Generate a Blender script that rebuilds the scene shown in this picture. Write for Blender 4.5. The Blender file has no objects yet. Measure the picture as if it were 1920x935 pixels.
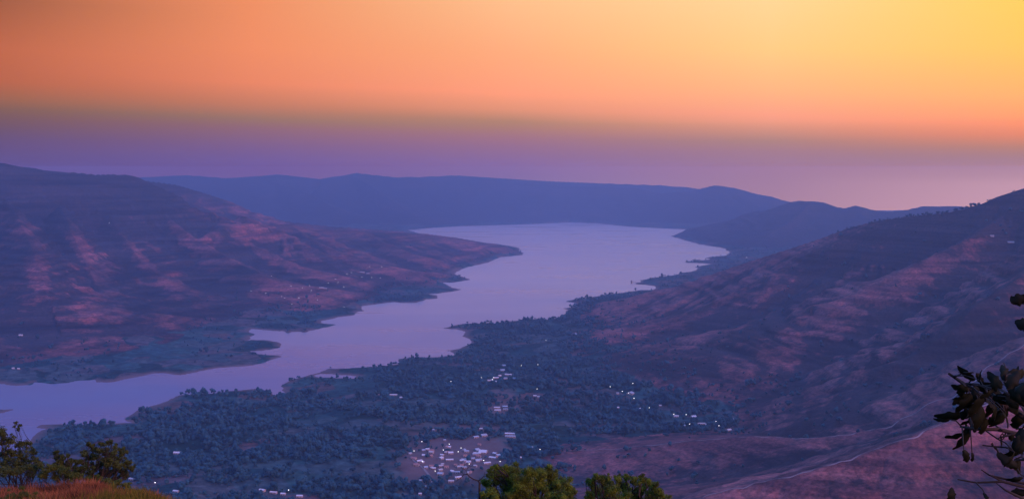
import bpy, math, random
import numpy as np
from mathutils import Vector, Matrix
random.seed(7); RNG = np.random.default_rng(7)
sc = bpy.context.scene
C = sc.collection
PI = math.pi
# ---------------------------------------------------------------- camera
CAMZ = 550.0; F = 2058.0; HV = 320.0           # eye height (m), focal length and horizon in photo pixels
PITCH = math.atan((467.5 - HV) / F)
def ray(u, v):
    dx, dy, dz = (u - 960.0), F, (467.5 - v)
    c, s = math.cos(-PITCH), math.sin(-PITCH)
    return dx, dy * c - dz * s, dy * s + dz * c
def P(u, v, Y):
    dx, dy, dz = ray(u, v); k = Y / dy
    return (dx * k, Y, CAMZ + dz * k)
def G(u, v, z=0.0):
    dx, dy, dz = ray(u, v); k = (z - CAMZ) / dz
    return (dx * k, dy * k)
cam = bpy.data.cameras.new('camera'); cam.lens = 36 * F / 1920; cam.sensor_width = 36
cam.clip_start = 0.1; cam.clip_end = 90000
camo = bpy.data.objects.new('camera', cam); C.objects.link(camo)
camo.location = (0, 0, CAMZ); camo.rotation_euler = (PI / 2 - PITCH, 0, 0); sc.camera = camo
# ---------------------------------------------------------------- helpers
def sr(*c):
    return tuple(((x / 255) / 12.92 if x / 255 <= .04045 else ((x / 255 + .055) / 1.055) ** 2.4) for x in c) + (1.0,)
def lin(*c): return tuple(c) + (1.0,)
def new_mat(name):
    m = bpy.data.materials.new(name); m.use_nodes = True
    nt = m.node_tree; return m, nt, nt.nodes['Principled BSDF']
def N(nt, t, **kw):
    n = nt.nodes.new(t)
    for k, v in kw.items():
        setattr(n, k, v)
    return n
def flat_mat(name, col, rough=.8, var=.25, scale=3.0, emit=None, coord='Object', spec=.2):
    m, nt, b = new_mat(name)
    tc = N(nt, 'ShaderNodeTexCoord'); no = N(nt, 'ShaderNodeTexNoise'); no.inputs['Scale'].default_value = scale
    no.inputs['Detail'].default_value = 5
    nt.links.new(tc.outputs[coord], no.inputs['Vector'])
    r = N(nt, 'ShaderNodeValToRGB')
    r.color_ramp.elements[0].position = .3; r.color_ramp.elements[1].position = .7
    r.color_ramp.elements[0].color = tuple(max(0, c * (1 - var)) for c in col[:3]) + (1,)
    r.color_ramp.elements[1].color = tuple(min(1, c * (1 + var)) for c in col[:3]) + (1,)
    nt.links.new(no.outputs['Fac'], r.inputs['Fac']); nt.links.new(r.outputs['Color'], b.inputs['Base Color'])
    b.inputs['Roughness'].default_value = rough; b.inputs['Specular IOR Level'].default_value = spec
    if emit:
        b.inputs['Emission Color'].default_value = emit[0]; b.inputs['Emission Strength'].default_value = emit[1]
        try: m.cycles.emission_sampling = 'NONE'
        except Exception: pass
    return m
def mesh_np(name, verts, faces, mat=None, smooth=False, attrs=None):
    me = bpy.data.meshes.new(name)
    verts = np.asarray(verts, dtype=np.float32); faces = np.asarray(faces, dtype=np.int32)
    k = faces.shape[1]
    me.vertices.add(len(verts)); me.vertices.foreach_set('co', verts.ravel())
    me.loops.add(faces.size); me.loops.foreach_set('vertex_index', faces.ravel())
    me.polygons.add(len(faces)); me.polygons.foreach_set('loop_start', np.arange(0, faces.size, k, dtype=np.int32))
    me.polygons.foreach_set('loop_total', np.full(len(faces), k, dtype=np.int32))
    if smooth: me.polygons.foreach_set('use_smooth', np.ones(len(faces), dtype=bool))
    if attrs:
        for an, av in attrs.items():
            at = me.attributes.new(an, 'FLOAT', 'POINT'); at.data.foreach_set('value', np.asarray(av, dtype=np.float32).ravel())
    me.update(calc_edges=True)
    if mat: me.materials.append(mat)
    return me
def link(name, me, parent=None, loc=None):
    o = bpy.data.objects.new(name, me); C.objects.link(o)
    if parent: o.parent = parent
    if loc is not None: o.location = loc
    return o
def tag(o, label=None, cat=None, group=None, kind=None):
    if label: o['label'] = label
    if cat: o['category'] = cat
    if group: o['group'] = group
    if kind: o['kind'] = kind
    return o
def thing(name, label, cat, loc, rz=0, group=None):
    o = bpy.data.objects.new(name, None); C.objects.link(o); o.empty_display_size = .1
    o.location = loc; o.rotation_euler = (0, 0, rz)
    return tag(o, label, cat, group)
# numpy gradient noise
_perm = RNG.permutation(1024); _g = RNG.uniform(0, 2 * PI, 1024); _gx = np.cos(_g); _gy = np.sin(_g)
def pn(x, y, seed=0):
    xi = np.floor(x).astype(np.int64); yi = np.floor(y).astype(np.int64); fx = x - xi; fy = y - yi
    def gr(ix, iy, dx, dy):
        h = _perm[(_perm[(ix + seed * 131) & 1023] + iy) & 1023]
        return _gx[h] * dx + _gy[h] * dy
    u = fx * fx * fx * (fx * (fx * 6 - 15) + 10); w = fy * fy * fy * (fy * (fy * 6 - 15) + 10)
    a = gr(xi, yi, fx, fy); b = gr(xi + 1, yi, fx - 1, fy); c = gr(xi, yi + 1, fx, fy - 1); d = gr(xi + 1, yi + 1, fx - 1, fy - 1)
    return ((a + u * (b - a)) * (1 - w) + (c + u * (d - c)) * w) * 1.5
def fbm(x, y, o=4, seed=0):
    s = 0; a = .5
    for i in range(o):
        s = s + a * pn(x, y, seed + i); x = x * 2.03; y = y * 2.03; a *= .5
    return s
def sst(a, b, x):
    t = np.clip((x - a) / (b - a), 0, 1); return t * t * (3 - 2 * t)
# ---------------------------------------------------------------- water outline (traced, laid on z = 0)
LAKE = [(-900,716),(-300,714),(-60,716),(0,718.7),(29,722),(58,721.6),(66,716),(79,717),(96,719),(125,718),(146,713),(175,712),(181,716),(207,716),(233,710),(262,705.6),(280,700.6),(291,699),(306,699),(338,703),(350,700),(379,694.5),(408,689),(437,687.5),(472,684),(496,679),(510,673.5),(525,668.5),(519,666),(496,664.5),(481,664),(478,660),(468,658.4),(490,657),(507,654.6),(524,650),(527.5,644),(507,638),(475,637),(463,638),(468,631),(479,626.7),(465,621),(469,615.6),(498,618.5),(522,621),(530,620),(539,623.7),(545,621.4),(565,621.4),(571,623),(580,619.4),(603,615),(630,608),(603,606),(602,601),(632,595),(664.6,590),(667.5,584),(682,583),(676,574),(694,571),(720,568),(737.5,566),(755,568),(778,567),(799,561),(819,559),(816,554),(802,551),(819,550),(848,546.5),(864,542.7),(848,539),(828,529),(848,529.5),(877.5,524.6),(880,523),(866,519),(848,513),(863,505.6),(877.5,500),(912.5,492.5),(936,482),(965,479),(977,478),(983,474.4),(972,470.6),(975,466),(962,462),(930,457),(900,454),(850,446),(790,439),(765,431),(800,428),(860,424),(960,421.5),(1000,420),(1065,417),(1117,418.5),(1182,425),(1260,429),(1318,431),(1318,433),(1286,435),(1260,443),(1284,450),(1312,458),(1357,465),(1368,472),(1365,479),(1338.5,481),(1323,483.6),(1333,486),(1307,489),(1286,489.6),(1286,492.4),(1312,493),(1336,494.6),(1315,498.5),(1302,500),(1310,502),(1307,506),(1292,510),(1272,511),(1275,514),(1250,517.5),(1226.5,520.6),(1198,526),(1208,527.7),(1192,530),(1192,532.5),(1208,533.6),(1226.5,535.7),(1230,539),(1226.5,543),(1195,544),(1167,549),(1130,553),(1112,557),(1081,561),(1061,565),(1078,567),(1082,573.5),(1065,576.6),(1053,578),(1065,580.5),(1062.5,587),(1051,591.5),(1052,593.5),(1023,600),(1000,598),(977,600),(927,606),(907,605.7),(872,606),(848,610.6),(834,615),(857,616.5),(873,621),(867,629.6),(883,636),(885,641),(875,648),(848,657),(851,666),(819,669),(775,670),(749,673),(748,682),(711,686.5),(673,689),(644,690),(615,691),(599,698),(575,704.5),(545,712),(527.5,724.5),(537.5,737),(515,740.5),(510,737),(480,728),(440,732),(400,737),(340,740),(300,757),(265,767),(232,784.5),(250,792),(215,794),(190,793),(150,795),(80,796),(65,801),(90,803),(75,807),(65,817),(50,837),(0,860),(-200,880),(-900,900)]
POND = [(588,703),(600,700),(625,700.5),(640,703),(655,702.5),(668,705),(664,709),(640,708.5),(620,707),(600,707)]
ISLE = [(-60,764),(-20,767),(6,767.5),(30,765.5),(18,770),(0,774),(-30,776),(-60,776)]
lake_w = np.array([G(*p) for p in LAKE]); pond_w = np.array([G(*p) for p in POND]); isle_w = np.array([G(*p) for p in ISLE])
def sdf(poly, x, y):
    """distance to the outline, negative inside"""
    d2 = np.full(x.shape, 1e18); ins = np.zeros(x.shape, bool); n = len(poly)
    for i in range(n):
        ax, ay = poly[i]; bx, by = poly[(i + 1) % n]; ex, ey = bx - ax, by - ay
        wx, wy = x - ax, y - ay
        t = np.clip((wx * ex + wy * ey) / (ex * ex + ey * ey + 1e-9), 0, 1)
        d2 = np.minimum(d2, (wx - ex * t) ** 2 + (wy - ey * t) ** 2)
        c = ((ay > y) != (by > y)) & (x < ex * (y - ay) / (ey + 1e-12) + ax)
        ins ^= c
    d = np.sqrt(d2); return np.where(ins, -d, d)
# ---------------------------------------------------------------- ridges: (u, v, depth[, skirt width])
RIDGES = [
 # far range, two crests one behind the other
 dict(r='far', w=2300, p=1.5, g=.22, gl=900, pts=[(-500,330,13500),(-200,326,13600),(100,332,13600),(270,332,13500),(350,328,13200),(430,334,13200),(520,326,13300),(600,335,13400),(670,324,13400),(740,332,13300),(800,331,13400),(860,328,13500),(940,334,13500),(1040,340,14000),(1140,344,14500)]),
 dict(r='far', w=2000, p=1.5, g=.22, gl=700, pts=[(860,333,13300),(950,342,13200),(1060,349,13000),(1110,350,13000),(1190,352,13000),(1240,362,12900),(1300,357,12800),(1340,347,12900),(1372,351,12900),(1400,366,12900),(1430,379,12800),(1465,393,12800),(1520,405,12800)]),
 dict(r='far', w=1500, p=1.4, g=.15, gl=900, pts=[(1000,341,14800),(1120,343,14900),(1240,347,15000),(1290,351,15000),(1350,358,15000),(1400,370,15000),(1450,386,14900),(1520,402,14800)]),
 dict(r='far', w=900, p=1.4, g=.25, gl=500, pts=[(660,326,13300),(700,352,12500),(740,380,11900),(780,405,11500)]),
 dict(r='far', w=900, p=1.4, g=.25, gl=500, pts=[(480,330,13300),(560,355,12400),(640,395,11500)]),
 dict(r='far', w=700, p=1.4, g=.25, gl=500, pts=[(1110,350,13000),(1160,375,12600),(1210,405,12000)]),
 # left hills
 dict(r='left', w=1500, p=1.5, g=.34, gl=330, pts=[(-1300,290,4300),(-700,300,4700),(-300,292,5000),(0,305,5200),(40,311,5250),(80,318,5300),(130,322,5350),(180,327,5450),(215,326,5550),(248,328,5600),(262,334,5600),(280,350,5600),(300,374,5600),(345,386,5700),(390,403,5800),(430,411,5900),(470,421,6000),(510,421,6100),(545,420,6200),(575,428,6300),(640,431,6500),(700,434,6600),(800,438,7000),(860,446,7200),(900,453,7300),(950,461,7330),(976,468,7320)], ws=[1500]*15+[1400,1300,1250,1200,1100,1000,900,800,700,500,300,150]),
 dict(r='left', w=1400, p=1.5, g=.3, gl=400, pts=[(200,328,6500),(270,338,6900),(330,346,7100),(380,361,7300),(430,377,7500),(480,400,7600),(530,414,7700),(620,424,7900),(700,430,8100),(760,433,8300)], ws=[1200,1200,1200,1200,1100,900,800,600,400,200]),
 dict(r='left', w=620, p=1.2, g=.38, gl=190, pts=[(-280,380,4550),(-250,420,4300),(-180,520,3700),(-120,620,3300)]),
 dict(r='left', w=620, p=1.2, g=.38, gl=190, pts=[(10,372,4760),(30,400,4600),(60,465,4150),(85,540,3780),(105,620,3480)]),
 dict(r='left', w=560, p=1.2, g=.38, gl=190, pts=[(112,385,4900),(120,400,4800),(150,470,4400),(185,540,4060),(235,635,3560)]),
 dict(r='left', w=560, p=1.2, g=.38, gl=190, pts=[(205,400,5080),(215,425,4950),(265,490,4600),(330,540,4300),(430,605,3900)]),
 dict(r='left', w=560, p=1.2, g=.38, gl=190, pts=[(262,338,5600),(300,395,5400),(355,440,5100),(430,485,4800),(510,525,4560)]),
 dict(r='left', w=520, p=1.2, g=.5, gl=140, pts=[(390,405,5790),(430,432,5500),(480,462,5200),(560,498,5000)]),
 dict(r='left', w=500, p=1.2, g=.5, gl=140, pts=[(545,422,6180),(580,445,5850),(640,475,5500),(710,495,5400)]),
 dict(r='left', w=450, p=1.2, g=.5, gl=140, pts=[(680,435,6550),(720,455,6250),(780,478,6000)]),
 # middle hill across the water on the right
 dict(r='middle', w=1300, p=1.5, g=.25, gl=400, pts=[(1278,438,9300),(1330,428,9200),(1390,418,9100),(1430,402,9050),(1470,384,9000),(1488,377,9000),(1505,376,9000),(1540,378,9000),(1570,388,9000),(1590,391,8900),(1604,385,8900),(1640,394,8800),(1670,397,8700),(1700,393,8600),(1732,386,8500),(1790,386,8400),(1850,390,8300),(2000,380,8200),(2400,360,8000)], ws=[120,500,800,1000]+[1300]*15),
 dict(r='middle', w=500, p=1.3, g=.3, gl=200, pts=[(1520,378,8980),(1490,410,8500),(1440,440,8000)]),
 # right hill, main crest and spurs
 dict(r='right', w=1000, p=1.45, g=.22, gl=200, pts=[(3000,250,2400),(2500,240,2900),(2150,275,3200),(1990,328,3350),(1920,352,3400),(1870,368,3430),(1830,384,3460),(1790,395,3500),(1750,401,3550),(1700,405,3620),(1640,414,3700),(1590,427,3780),(1540,446,3850),(1480,466,3950),(1410,488,4050),(1350,508,4100),(1290,530,4150),(1220,553,4200),(1160,571,4200),(1110,590,4100)], ws=[1300,1300,1200,1100,1050]+[1000]*6+[950,900,850,750,650,550,400,300,150]),
 dict(r='right', w=380, p=1.2, g=.18, gl=150, pts=[(1540,448,3840),(1430,520,3650),(1330,570,3550),(1220,610,3500),(1130,640,3450),(1085,655,3350)]),
 dict(r='right', w=700, p=1.2, g=.2, gl=150, pts=[(1905,375,3390),(1880,402,3330),(1800,455,3150),(1710,497,3050),(1650,525,3020),(1585,557,3000),(1485,622,2920),(1440,652,2880),(1385,682,2830),(1330,700,2790),(1285,717,2740),(1240,737,2660)], ws=[800,800,780,760,740,720,640,560,450,350,260,150]),
 dict(r='right', w=620, p=1.15, g=.2, gl=130, pts=[(2300,300,2700),(2050,420,2650),(1960,482,2600),(1910,522,2500),(1835,567,2400),(1785,617,2310),(1710,667,2250),(1660,712,2200),(1540,782,2130)], ws=[900,800,700,600,520,460,420,380,260]),
 dict(r='right', w=520, p=1.25, g=.07, gl=120, pts=[(2300,480,2100),(2050,580,1950),(1920,645,1920),(1860,690,1900),(1780,757,1860),(1660,800,1850),(1600,812,1850),(1535,820,1850),(1480,821,1880),(1425,817,1900),(1350,821,1930),(1285,827,1950),(1200,836,1980),(1145,843,2000),(1060,852,2050)], ws=[800,700,600,560,520,480,470,460,450,440,400,360,300,240,150]),
 dict(r='right', w=560, p=1.25, g=.07, gl=130, pts=[(2300,560,1700),(2050,660,1550),(1940,712,1520),(1880,742,1500),(1785,787,1460),(1710,817,1430),(1600,857,1410),(1535,877,1400),(1460,897,1400),(1385,912,1400),(1310,935,1400),(1200,985,1360),(1000,1080,1250)]),
]
def ridge_eval(R, x, y, wx, wy):
    pts = [P(*p[:3]) for p in R['pts']]; ws = R.get('ws') or [R['w']] * len(pts)
    best = np.full(x.shape, -1e9); bestt = np.full(x.shape, 9.0); s0 = 0
    for i in range(len(pts) - 1):
        (ax, ay, az), (bx, by, bz) = pts[i], pts[i + 1]; wa, wb = ws[i], ws[i + 1]
        wm = max(wa, wb) * 1.02
        L = math.hypot(bx - ax, by - ay); ex, ey = (bx - ax) / L, (by - ay) / L
        m = (x > min(ax, bx) - wm) & (x < max(ax, bx) + wm) & (y > min(ay, by) - wm) & (y < max(ay, by) + wm)
        idx = np.nonzero(m.ravel())[0]
        if len(idx):
            X = x.ravel()[idx]; Y = y.ravel()[idx]; WX = wx.ravel()[idx]; WY = wy.ravel()[idx]
            tt = (X - ax) * ex + (Y - ay) * ey; tc = np.clip(tt, 0, L); k = tc / L
            dd = np.hypot(X - ax - ex * tc, Y - ay - ey * tc)
            side = np.sign((X - ax) * ey - (Y - ay) * ex)
            w = wa + (wb - wa) * k; z = az + (bz - az) * k
            t = dd / w
            s = s0 + tt + WX * np.clip(t * 3, 0, 1)
            gl = R['gl']
            gn = 1 - np.abs(pn((s + side * 777) / gl, (dd + WY) / (gl * 4.5), 3)) * 1.7
            gn2 = 1 - np.abs(pn((s + WY * .5 + side * 333) / (gl * .37), dd / (gl * 1.6), 5)) * 1.7
            gul = np.clip(.7 * gn + .3 * gn2, -.2, 1)
            amp = R['g'] * sst(.02, .35, t) * (1 - sst(.75, 1.0, t) * .6)
            if i == 0: amp = amp * (1 - sst(0, .15, np.clip(-tt, 0, None) / w))
            if i == len(pts) - 2: amp = amp * (1 - sst(0, .15, np.clip(tt - L, 0, None) / w))
            hh = z * np.maximum(0, 1 - t) ** R['p'] * (1 - amp * (gul - .35))
            cur = best.ravel()[idx]
            u2 = hh > cur
            fl = best.reshape(-1); fl[idx[u2]] = hh[u2]
            ft = bestt.reshape(-1); ft[idx[u2]] = t[u2]
        s0 += L
    return best, bestt
# ---------------------------------------------------------------- ground sheet (one polar sheet round the viewpoint, finer in front)
a_front = np.radians(np.linspace(-30.5, 30.5, 1180))
a_side = np.radians(np.concatenate([np.linspace(-180, -31, 70), ]))
ANG = np.concatenate([a_side, a_front, -a_side[::-1]])
RAD = np.concatenate([[.4], np.geomspace(.8, 45, 90)[:-1], np.linspace(45, 60, 24)[:-1], np.geomspace(60, 1200, 110)[:-1], np.geomspace(1200, 15600, 760)])
A2, R2 = np.meshgrid(ANG, RAD); GX = R2 * np.sin(A2); GY = R2 * np.cos(A2)
jx = fbm(GX / 60, GY / 60, 3, 11) * 14; jd = fbm(GX / 25, GY / 25, 2, 14) * 5
amp = np.clip(R2 / 3000, .5, 2.2)
far_front = (R2 > 1000)
SD = np.full(GX.shape, 5000.0)
SD[far_front] = sdf(lake_w, GX[far_front], GY[far_front])
ISL = np.full(GX.shape, 5000.0); PON = np.full(GX.shape, 5000.0)
m = (R2 > 1500) & (R2 < 4500)
ISL[m] = sdf(isle_w, GX[m], GY[m]); PON[m] = sdf(pond_w, GX[m], GY[m])
SD = np.maximum(SD, -ISL); SD = np.minimum(SD, PON)
SD = SD + (jx + jd) * amp * .8
land = SD > 0
base = np.where(SD > 0, .4 + np.minimum(SD, 30) * .05 + np.minimum(SD, 400) * .018, np.maximum(SD * .06, -4))
hump = fbm(GX / 420, GY / 420, 4, 21)
base = base + np.clip(SD / 250, 0, 1) * (hump * 26 + 7) * (SD > 0)
base = np.where(SD > 0, np.maximum(base, .35), base)
WX = fbm(GX / 500, GY / 500, 3, 31) * 260; WY = fbm(GX / 500, GY / 500, 3, 35) * 260
H = base.copy(); REG = np.zeros(GX.shape, np.int8); TT = np.full(GX.shape, 9.0); HILL = np.zeros(GX.shape)
names = ['valley_floor', 'far_hills', 'left_hills', 'middle_hill', 'right_hill', 'foreground_slope']
rid = {'far': 1, 'left': 2, 'middle': 3, 'right': 4}
shoref = np.clip(SD / 130, 0, 1) ** .8
for R in RIDGES:
    wk = .35 if R['r'] == 'right' else .8
    hh, tt = ridge_eval(R, GX, GY, WX * wk, WY * wk)
    hh = np.where((hh > -1e8) & land, hh * shoref, -1e9)
    k = 14.0
    mx = np.maximum(H, hh) + np.maximum(0, k - np.abs(H - hh)) ** 2 / (4 * k) * (hh > 3) * (SD > 0)
    # keep crest heights true: the smooth union only rounds the creases between two slopes
    mx = np.where(tt < .05, np.maximum(H, hh), mx)
    win = hh > H
    REG[win & (hh > 12)] = rid[R['r']]; TT = np.where(win, tt, TT)
    HILL = np.maximum(HILL, np.clip(hh, 0, None)); H = np.where(hh > -1e8, mx, H)
rough = fbm(GX / 130, GY / 130, 5, 41)
H = H + rough * np.clip(HILL / 120, 0, 1) * np.where(REG == 4, 5, 10) * np.clip(TT * 6, .12, 1) * land
# strata: the basalt hills step down in benches
zz = H / 26.0; st = zz - np.floor(zz); bench = (np.floor(zz) + sst(.25, .8, st)) * 26.0
wb = np.where(REG == 2, .8, .55) * np.clip((HILL - 50) / 90, 0, 1) * np.clip(TT * 8, 0, 1) * np.isin(REG, (2, 4)) * (.5 + 1.1 * np.clip(fbm(GX / 300, GY / 300, 2, 51) + .3, 0, 1))
H = H * (1 - wb) + bench * wb
# the hill the viewer stands on
uu = np.array([-4000, -1200, -300, 0, 120, 200, 260, 340, 450, 700, 1300, 1920, 2600, 6000])
vv = np.array([815, 842, 876, 889, 891, 898, 909, 942, 1010, 1110, 1130, 1080, 1000, 900])
ca = np.arctan((uu - 960) / F); sl = (vv - HV) / F
CR = 45.0
s_a = np.interp(A2, np.concatenate([[-PI, -1.9], ca, [1.9, PI]]), np.concatenate([[.0, .02], sl, [.02, .0]]))
zc = CAMZ - s_a * CR
near_in = CAMZ - 1.65 - np.clip(R2 - 1.2, 0, None) * ((CAMZ - 1.65 - zc) / (CR - 1.2))
drop = np.interp(R2, [45, 49, 60, 120, 300, 600, 1000, 1500, 2100, 2600], [0, 1.6, 8, 52, 170, 300, 425, 520, 600, 640])
back = sst(math.radians(62), math.radians(105), np.abs(A2))
near_out = zc - drop * (1 - back)
near = np.where(R2 < CR, near_in, near_out)
near = near + fbm(GX / 9, GY / 9, 3, 61) * np.clip((R2 - 2) / 20, 0, 1) * np.where(R2 < 60, .5, 1.0) * np.clip((R2) / 30, 0, 1.0)
near = near + fbm(GX / 140, GY / 140, 4, 65) * np.clip((R2 - 120) / 300, 0, 1) * 45 * (1 - back)
isn = near > H
H = np.maximum(H, near)
REG[isn] = 5
HILL = np.where(isn, 100, HILL)
H = np.clip(H, -4.2, 600)
FIELD = fbm(GX / 150 + .3 * pn(GX / 60, GY / 60, 8), GY / 110, 3, 71)     # open fields against wooded ground
def interp_grid(arr, x, y):
    x = np.asarray(x, float); y = np.asarray(y, float)
    r = np.hypot(x, y); a = np.arctan2(x, y)
    i = np.clip(np.searchsorted(RAD, r) - 1, 0, len(RAD) - 2); j = np.clip(np.searchsorted(ANG, a) - 1, 0, len(ANG) - 2)
    fr = np.clip((r - RAD[i]) / (RAD[i + 1] - RAD[i]), 0, 1); fa = np.clip((a - ANG[j]) / (ANG[j + 1] - ANG[j]), 0, 1)
    return (arr[i, j] * (1 - fa) + arr[i, j + 1] * fa) * (1 - fr) + (arr[i + 1, j] * (1 - fa) + arr[i + 1, j + 1] * fa) * fr
def hz(x, y): return float(interp_grid(H, x, y))
HIT_T = np.geomspace(500, 15000, 2600)
def hit(u, v, tmin=500):
    """where the line of sight through a photo pixel meets the ground"""
    dx, dy, dz = ray(u, v); t = HIT_T[HIT_T >= tmin]
    x = dx / dy * t; y = t; z = CAMZ + dz / dy * t
    d = z - interp_grid(H, x, y)
    k = np.argmax(d < 0)
    if d[k] >= 0: k = len(t) - 1
    if k > 0:
        w = d[k - 1] / (d[k - 1] - d[k] + 1e-9); tt = t[k - 1] + (t[k] - t[k - 1]) * w
    else: tt = t[0]
    return (dx / dy * tt, tt, hz(dx / dy * tt, tt))
def project(x, y, z):
    z = z - CAMZ; c, s = math.cos(PITCH), math.sin(PITCH)
    yy = y * c - z * s; up = y * s + z * c
    return 960 + F * x / yy, 467.5 - F * up / yy
# ---- terrain materials
def terrain_mat(name, grass, scrub, soil, strata=.5, scale=1.0, sl=.46):
    m, nt, b = new_mat(name); L = nt.links.new
    geo = N(nt, 'ShaderNodeNewGeometry'); sep = N(nt, 'ShaderNodeSeparateXYZ'); L(geo.outputs['Position'], sep.inputs[0])
    def noise(sc_, det=6, vec=None, rough=.6, dist=0):
        n = N(nt, 'ShaderNodeTexNoise'); n.inputs['Scale'].default_value = sc_; n.inputs['Detail'].default_value = det
        n.inputs['Roughness'].default_value = rough; n.inputs['Distortion'].default_value = dist
        L(vec or geo.outputs['Position'], n.inputs['Vector']); return n
    def ramp(src, a, b_, ca=(0, 0, 0, 1), cb=(1, 1, 1, 1)):
        r = N(nt, 'ShaderNodeValToRGB'); r.color_ramp.elements[0].position = a; r.color_ramp.elements[1].position = b_
        r.color_ramp.elements[0].color = ca; r.color_ramp.elements[1].color = cb; L(src, r.inputs['Fac']); return r
    def mix(fac, c1, c2, mode='MIX'):
        x = N(nt, 'ShaderNodeMix', data_type='RGBA', blend_type=mode)
        if isinstance(fac, float): x.inputs[0].default_value = fac
        else: L(fac, x.inputs[0])
        for s, c in ((6, c1), (7, c2)):
            if isinstance(c, tuple): x.inputs[s].default_value = c
            else: L(c, x.inputs[s])
        return x.outputs[2]
    n1 = noise(.0035 * scale, 8); n2 = noise(.02 * scale, 8, rough=.7); n3 = noise(.12 * scale, 5, rough=.7); n4 = noise(.011 * scale, 6, dist=1.5)
    c = mix(ramp(n4.outputs['Fac'], .42, .6).outputs['Color'], grass, soil)
    c = mix(ramp(n1.outputs['Fac'], sl - .04, sl + .2).outputs['Color'], c, scrub)
    # scrub gathers in the hollows
    at = N(nt, 'ShaderNodeAttribute', attribute_name='hollow')
    spk = N(nt, 'ShaderNodeMath', operation='MULTIPLY_ADD'); L(n2.outputs['Fac'], spk.inputs[0]); spk.inputs[1].default_value = 1.6; L(at.outputs['Fac'], spk.inputs[2])
    c = mix(ramp(spk.outputs[0], .72, 1.55, (0, 0, 0, 1), (.92, .92, .92, 1)).outputs['Color'], c, scrub)
    # strata lines along the height
    cmb = N(nt, 'ShaderNodeCombineXYZ')
    for k_, s_ in (('X', .0012), ('Y', .0012), ('Z', .07)):
        mm = N(nt, 'ShaderNodeMath', operation='MULTIPLY'); L(sep.outputs[k_], mm.inputs[0]); mm.inputs[1].default_value = s_; L(mm.outputs[0], cmb.inputs[k_])
    ns = noise(1.0, 5, cmb.outputs[0], rough=.65)
    c = mix(strata, c, mix(1.0, c, ramp(ns.outputs['Fac'], .38, .62, (.35, .36, .42, 1), (1.55, 1.4, 1.3, 1)).outputs['Color'], 'MULTIPLY'))
    c = mix(.8, c, mix(1.0, c, ramp(n3.outputs['Fac'], .36, .66, (.38, .42, .48, 1), (1.7, 1.6, 1.6, 1)).outputs['Color'], 'MULTIPLY'))
    L(c, b.inputs['Base Color']); b.inputs['Roughness'].default_value = .95; b.inputs['Specular IOR Level'].default_value = .05
    bp = N(nt, 'ShaderNodeBump'); bp.inputs['Strength'].default_value = .7; bp.inputs['Distance'].default_value = 5
    ad = N(nt, 'ShaderNodeMath', operation='ADD'); L(n2.outputs['Fac'], ad.inputs[0]); L(ns.outputs['Fac'], ad.inputs[1])
    L(ad.outputs[0], bp.inputs['Height']); L(bp.outputs[0], b.inputs['Normal'])
    return m
def valley_mat():
    m, nt, b = new_mat('valley_ground'); L = nt.links.new
    geo = N(nt, 'ShaderNodeNewGeometry')
    vo = N(nt, 'ShaderNodeTexVoronoi'); vo.inputs['Scale'].default_value = .011; vo.feature = 'F1'
    nz = N(nt, 'ShaderNodeTexNoise'); nz.inputs['Scale'].default_value = .01; nz.inputs['Detail'].default_value = 3
    L(geo.outputs['Position'], nz.inputs['Vector'])
    sc_ = N(nt, 'ShaderNodeVectorMath', operation='SCALE'); L(nz.outputs['Color'], sc_.inputs[0]); sc_.inputs['Scale'].default_value = 70
    ad = N(nt, 'ShaderNodeVectorMath', operation='ADD'); L(geo.outputs['Position'], ad.inputs[0]); L(sc_.outputs[0], ad.inputs[1]); L(ad.outputs[0], vo.inputs['Vector'])
    sp = N(nt, 'ShaderNodeSeparateColor'); L(vo.outputs['Color'], sp.inputs[0])
    r = N(nt, 'ShaderNodeValToRGB'); cr = r.color_ramp; cr.interpolation = 'LINEAR'
    cr.elements[0].position = 0; cr.elements[0].color = (.015, .045, .035, 1); cr.elements[1].position = 1; cr.elements[1].color = (.17, .10, .09, 1)
    for p_, c_ in ((.3, (.012, .065, .07, 1)), (.5, (.05, .13, .12, 1)), (.7, (.16, .10, .10, 1)), (.85, (.035, .12, .12, 1))):
        e = cr.elements.new(p_); e.color = c_
    L(sp.outputs[0], r.inputs['Fac'])
    n3 = N(nt, 'ShaderNodeTexNoise'); n3.inputs['Scale'].default_value = .05; n3.inputs['Detail'].default_value = 7; n3.inputs['Roughness'].default_value = .7
    L(geo.outputs['Position'], n3.inputs['Vector'])
    rr = N(nt, 'ShaderNodeValToRGB'); rr.color_ramp.elements[0].position = .36; rr.color_ramp.elements[0].color = (.25, .28, .3, 1); rr.color_ramp.elements[1].position = .68; rr.color_ramp.elements[1].color = (1.25, 1.15, 1.15, 1)
    L(n3.outputs['Fac'], rr.inputs['Fac'])
    mx = N(nt, 'ShaderNodeMix', data_type='RGBA', blend_type='MULTIPLY'); mx.inputs[0].default_value = 1; L(r.outputs['Color'], mx.inputs[6]); L(rr.outputs['Color'], mx.inputs[7])
    # bare mud along the shore
    at = N(nt, 'ShaderNodeAttribute', attribute_name='shore'); m2 = N(nt, 'ShaderNodeMix', data_type='RGBA'); L(at.outputs['Fac'], m2.inputs[0]); L(mx.outputs[2], m2.inputs[6]); m2.inputs[7].default_value = (.19, .11, .10, 1)
    L(m2.outputs[2], b.inputs['Base Color']); b.inputs['Roughness'].default_value = .95; b.inputs['Specular IOR Level'].default_value = .05
    return m
GRASS = (.27, .095, .085, 1); SCRUB = (.024, .028, .034, 1); SOIL = (.17, .075, .07, 1); FARG = (.06, .045, .05, 1); FARS = (.035, .04, .045, 1)
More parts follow.
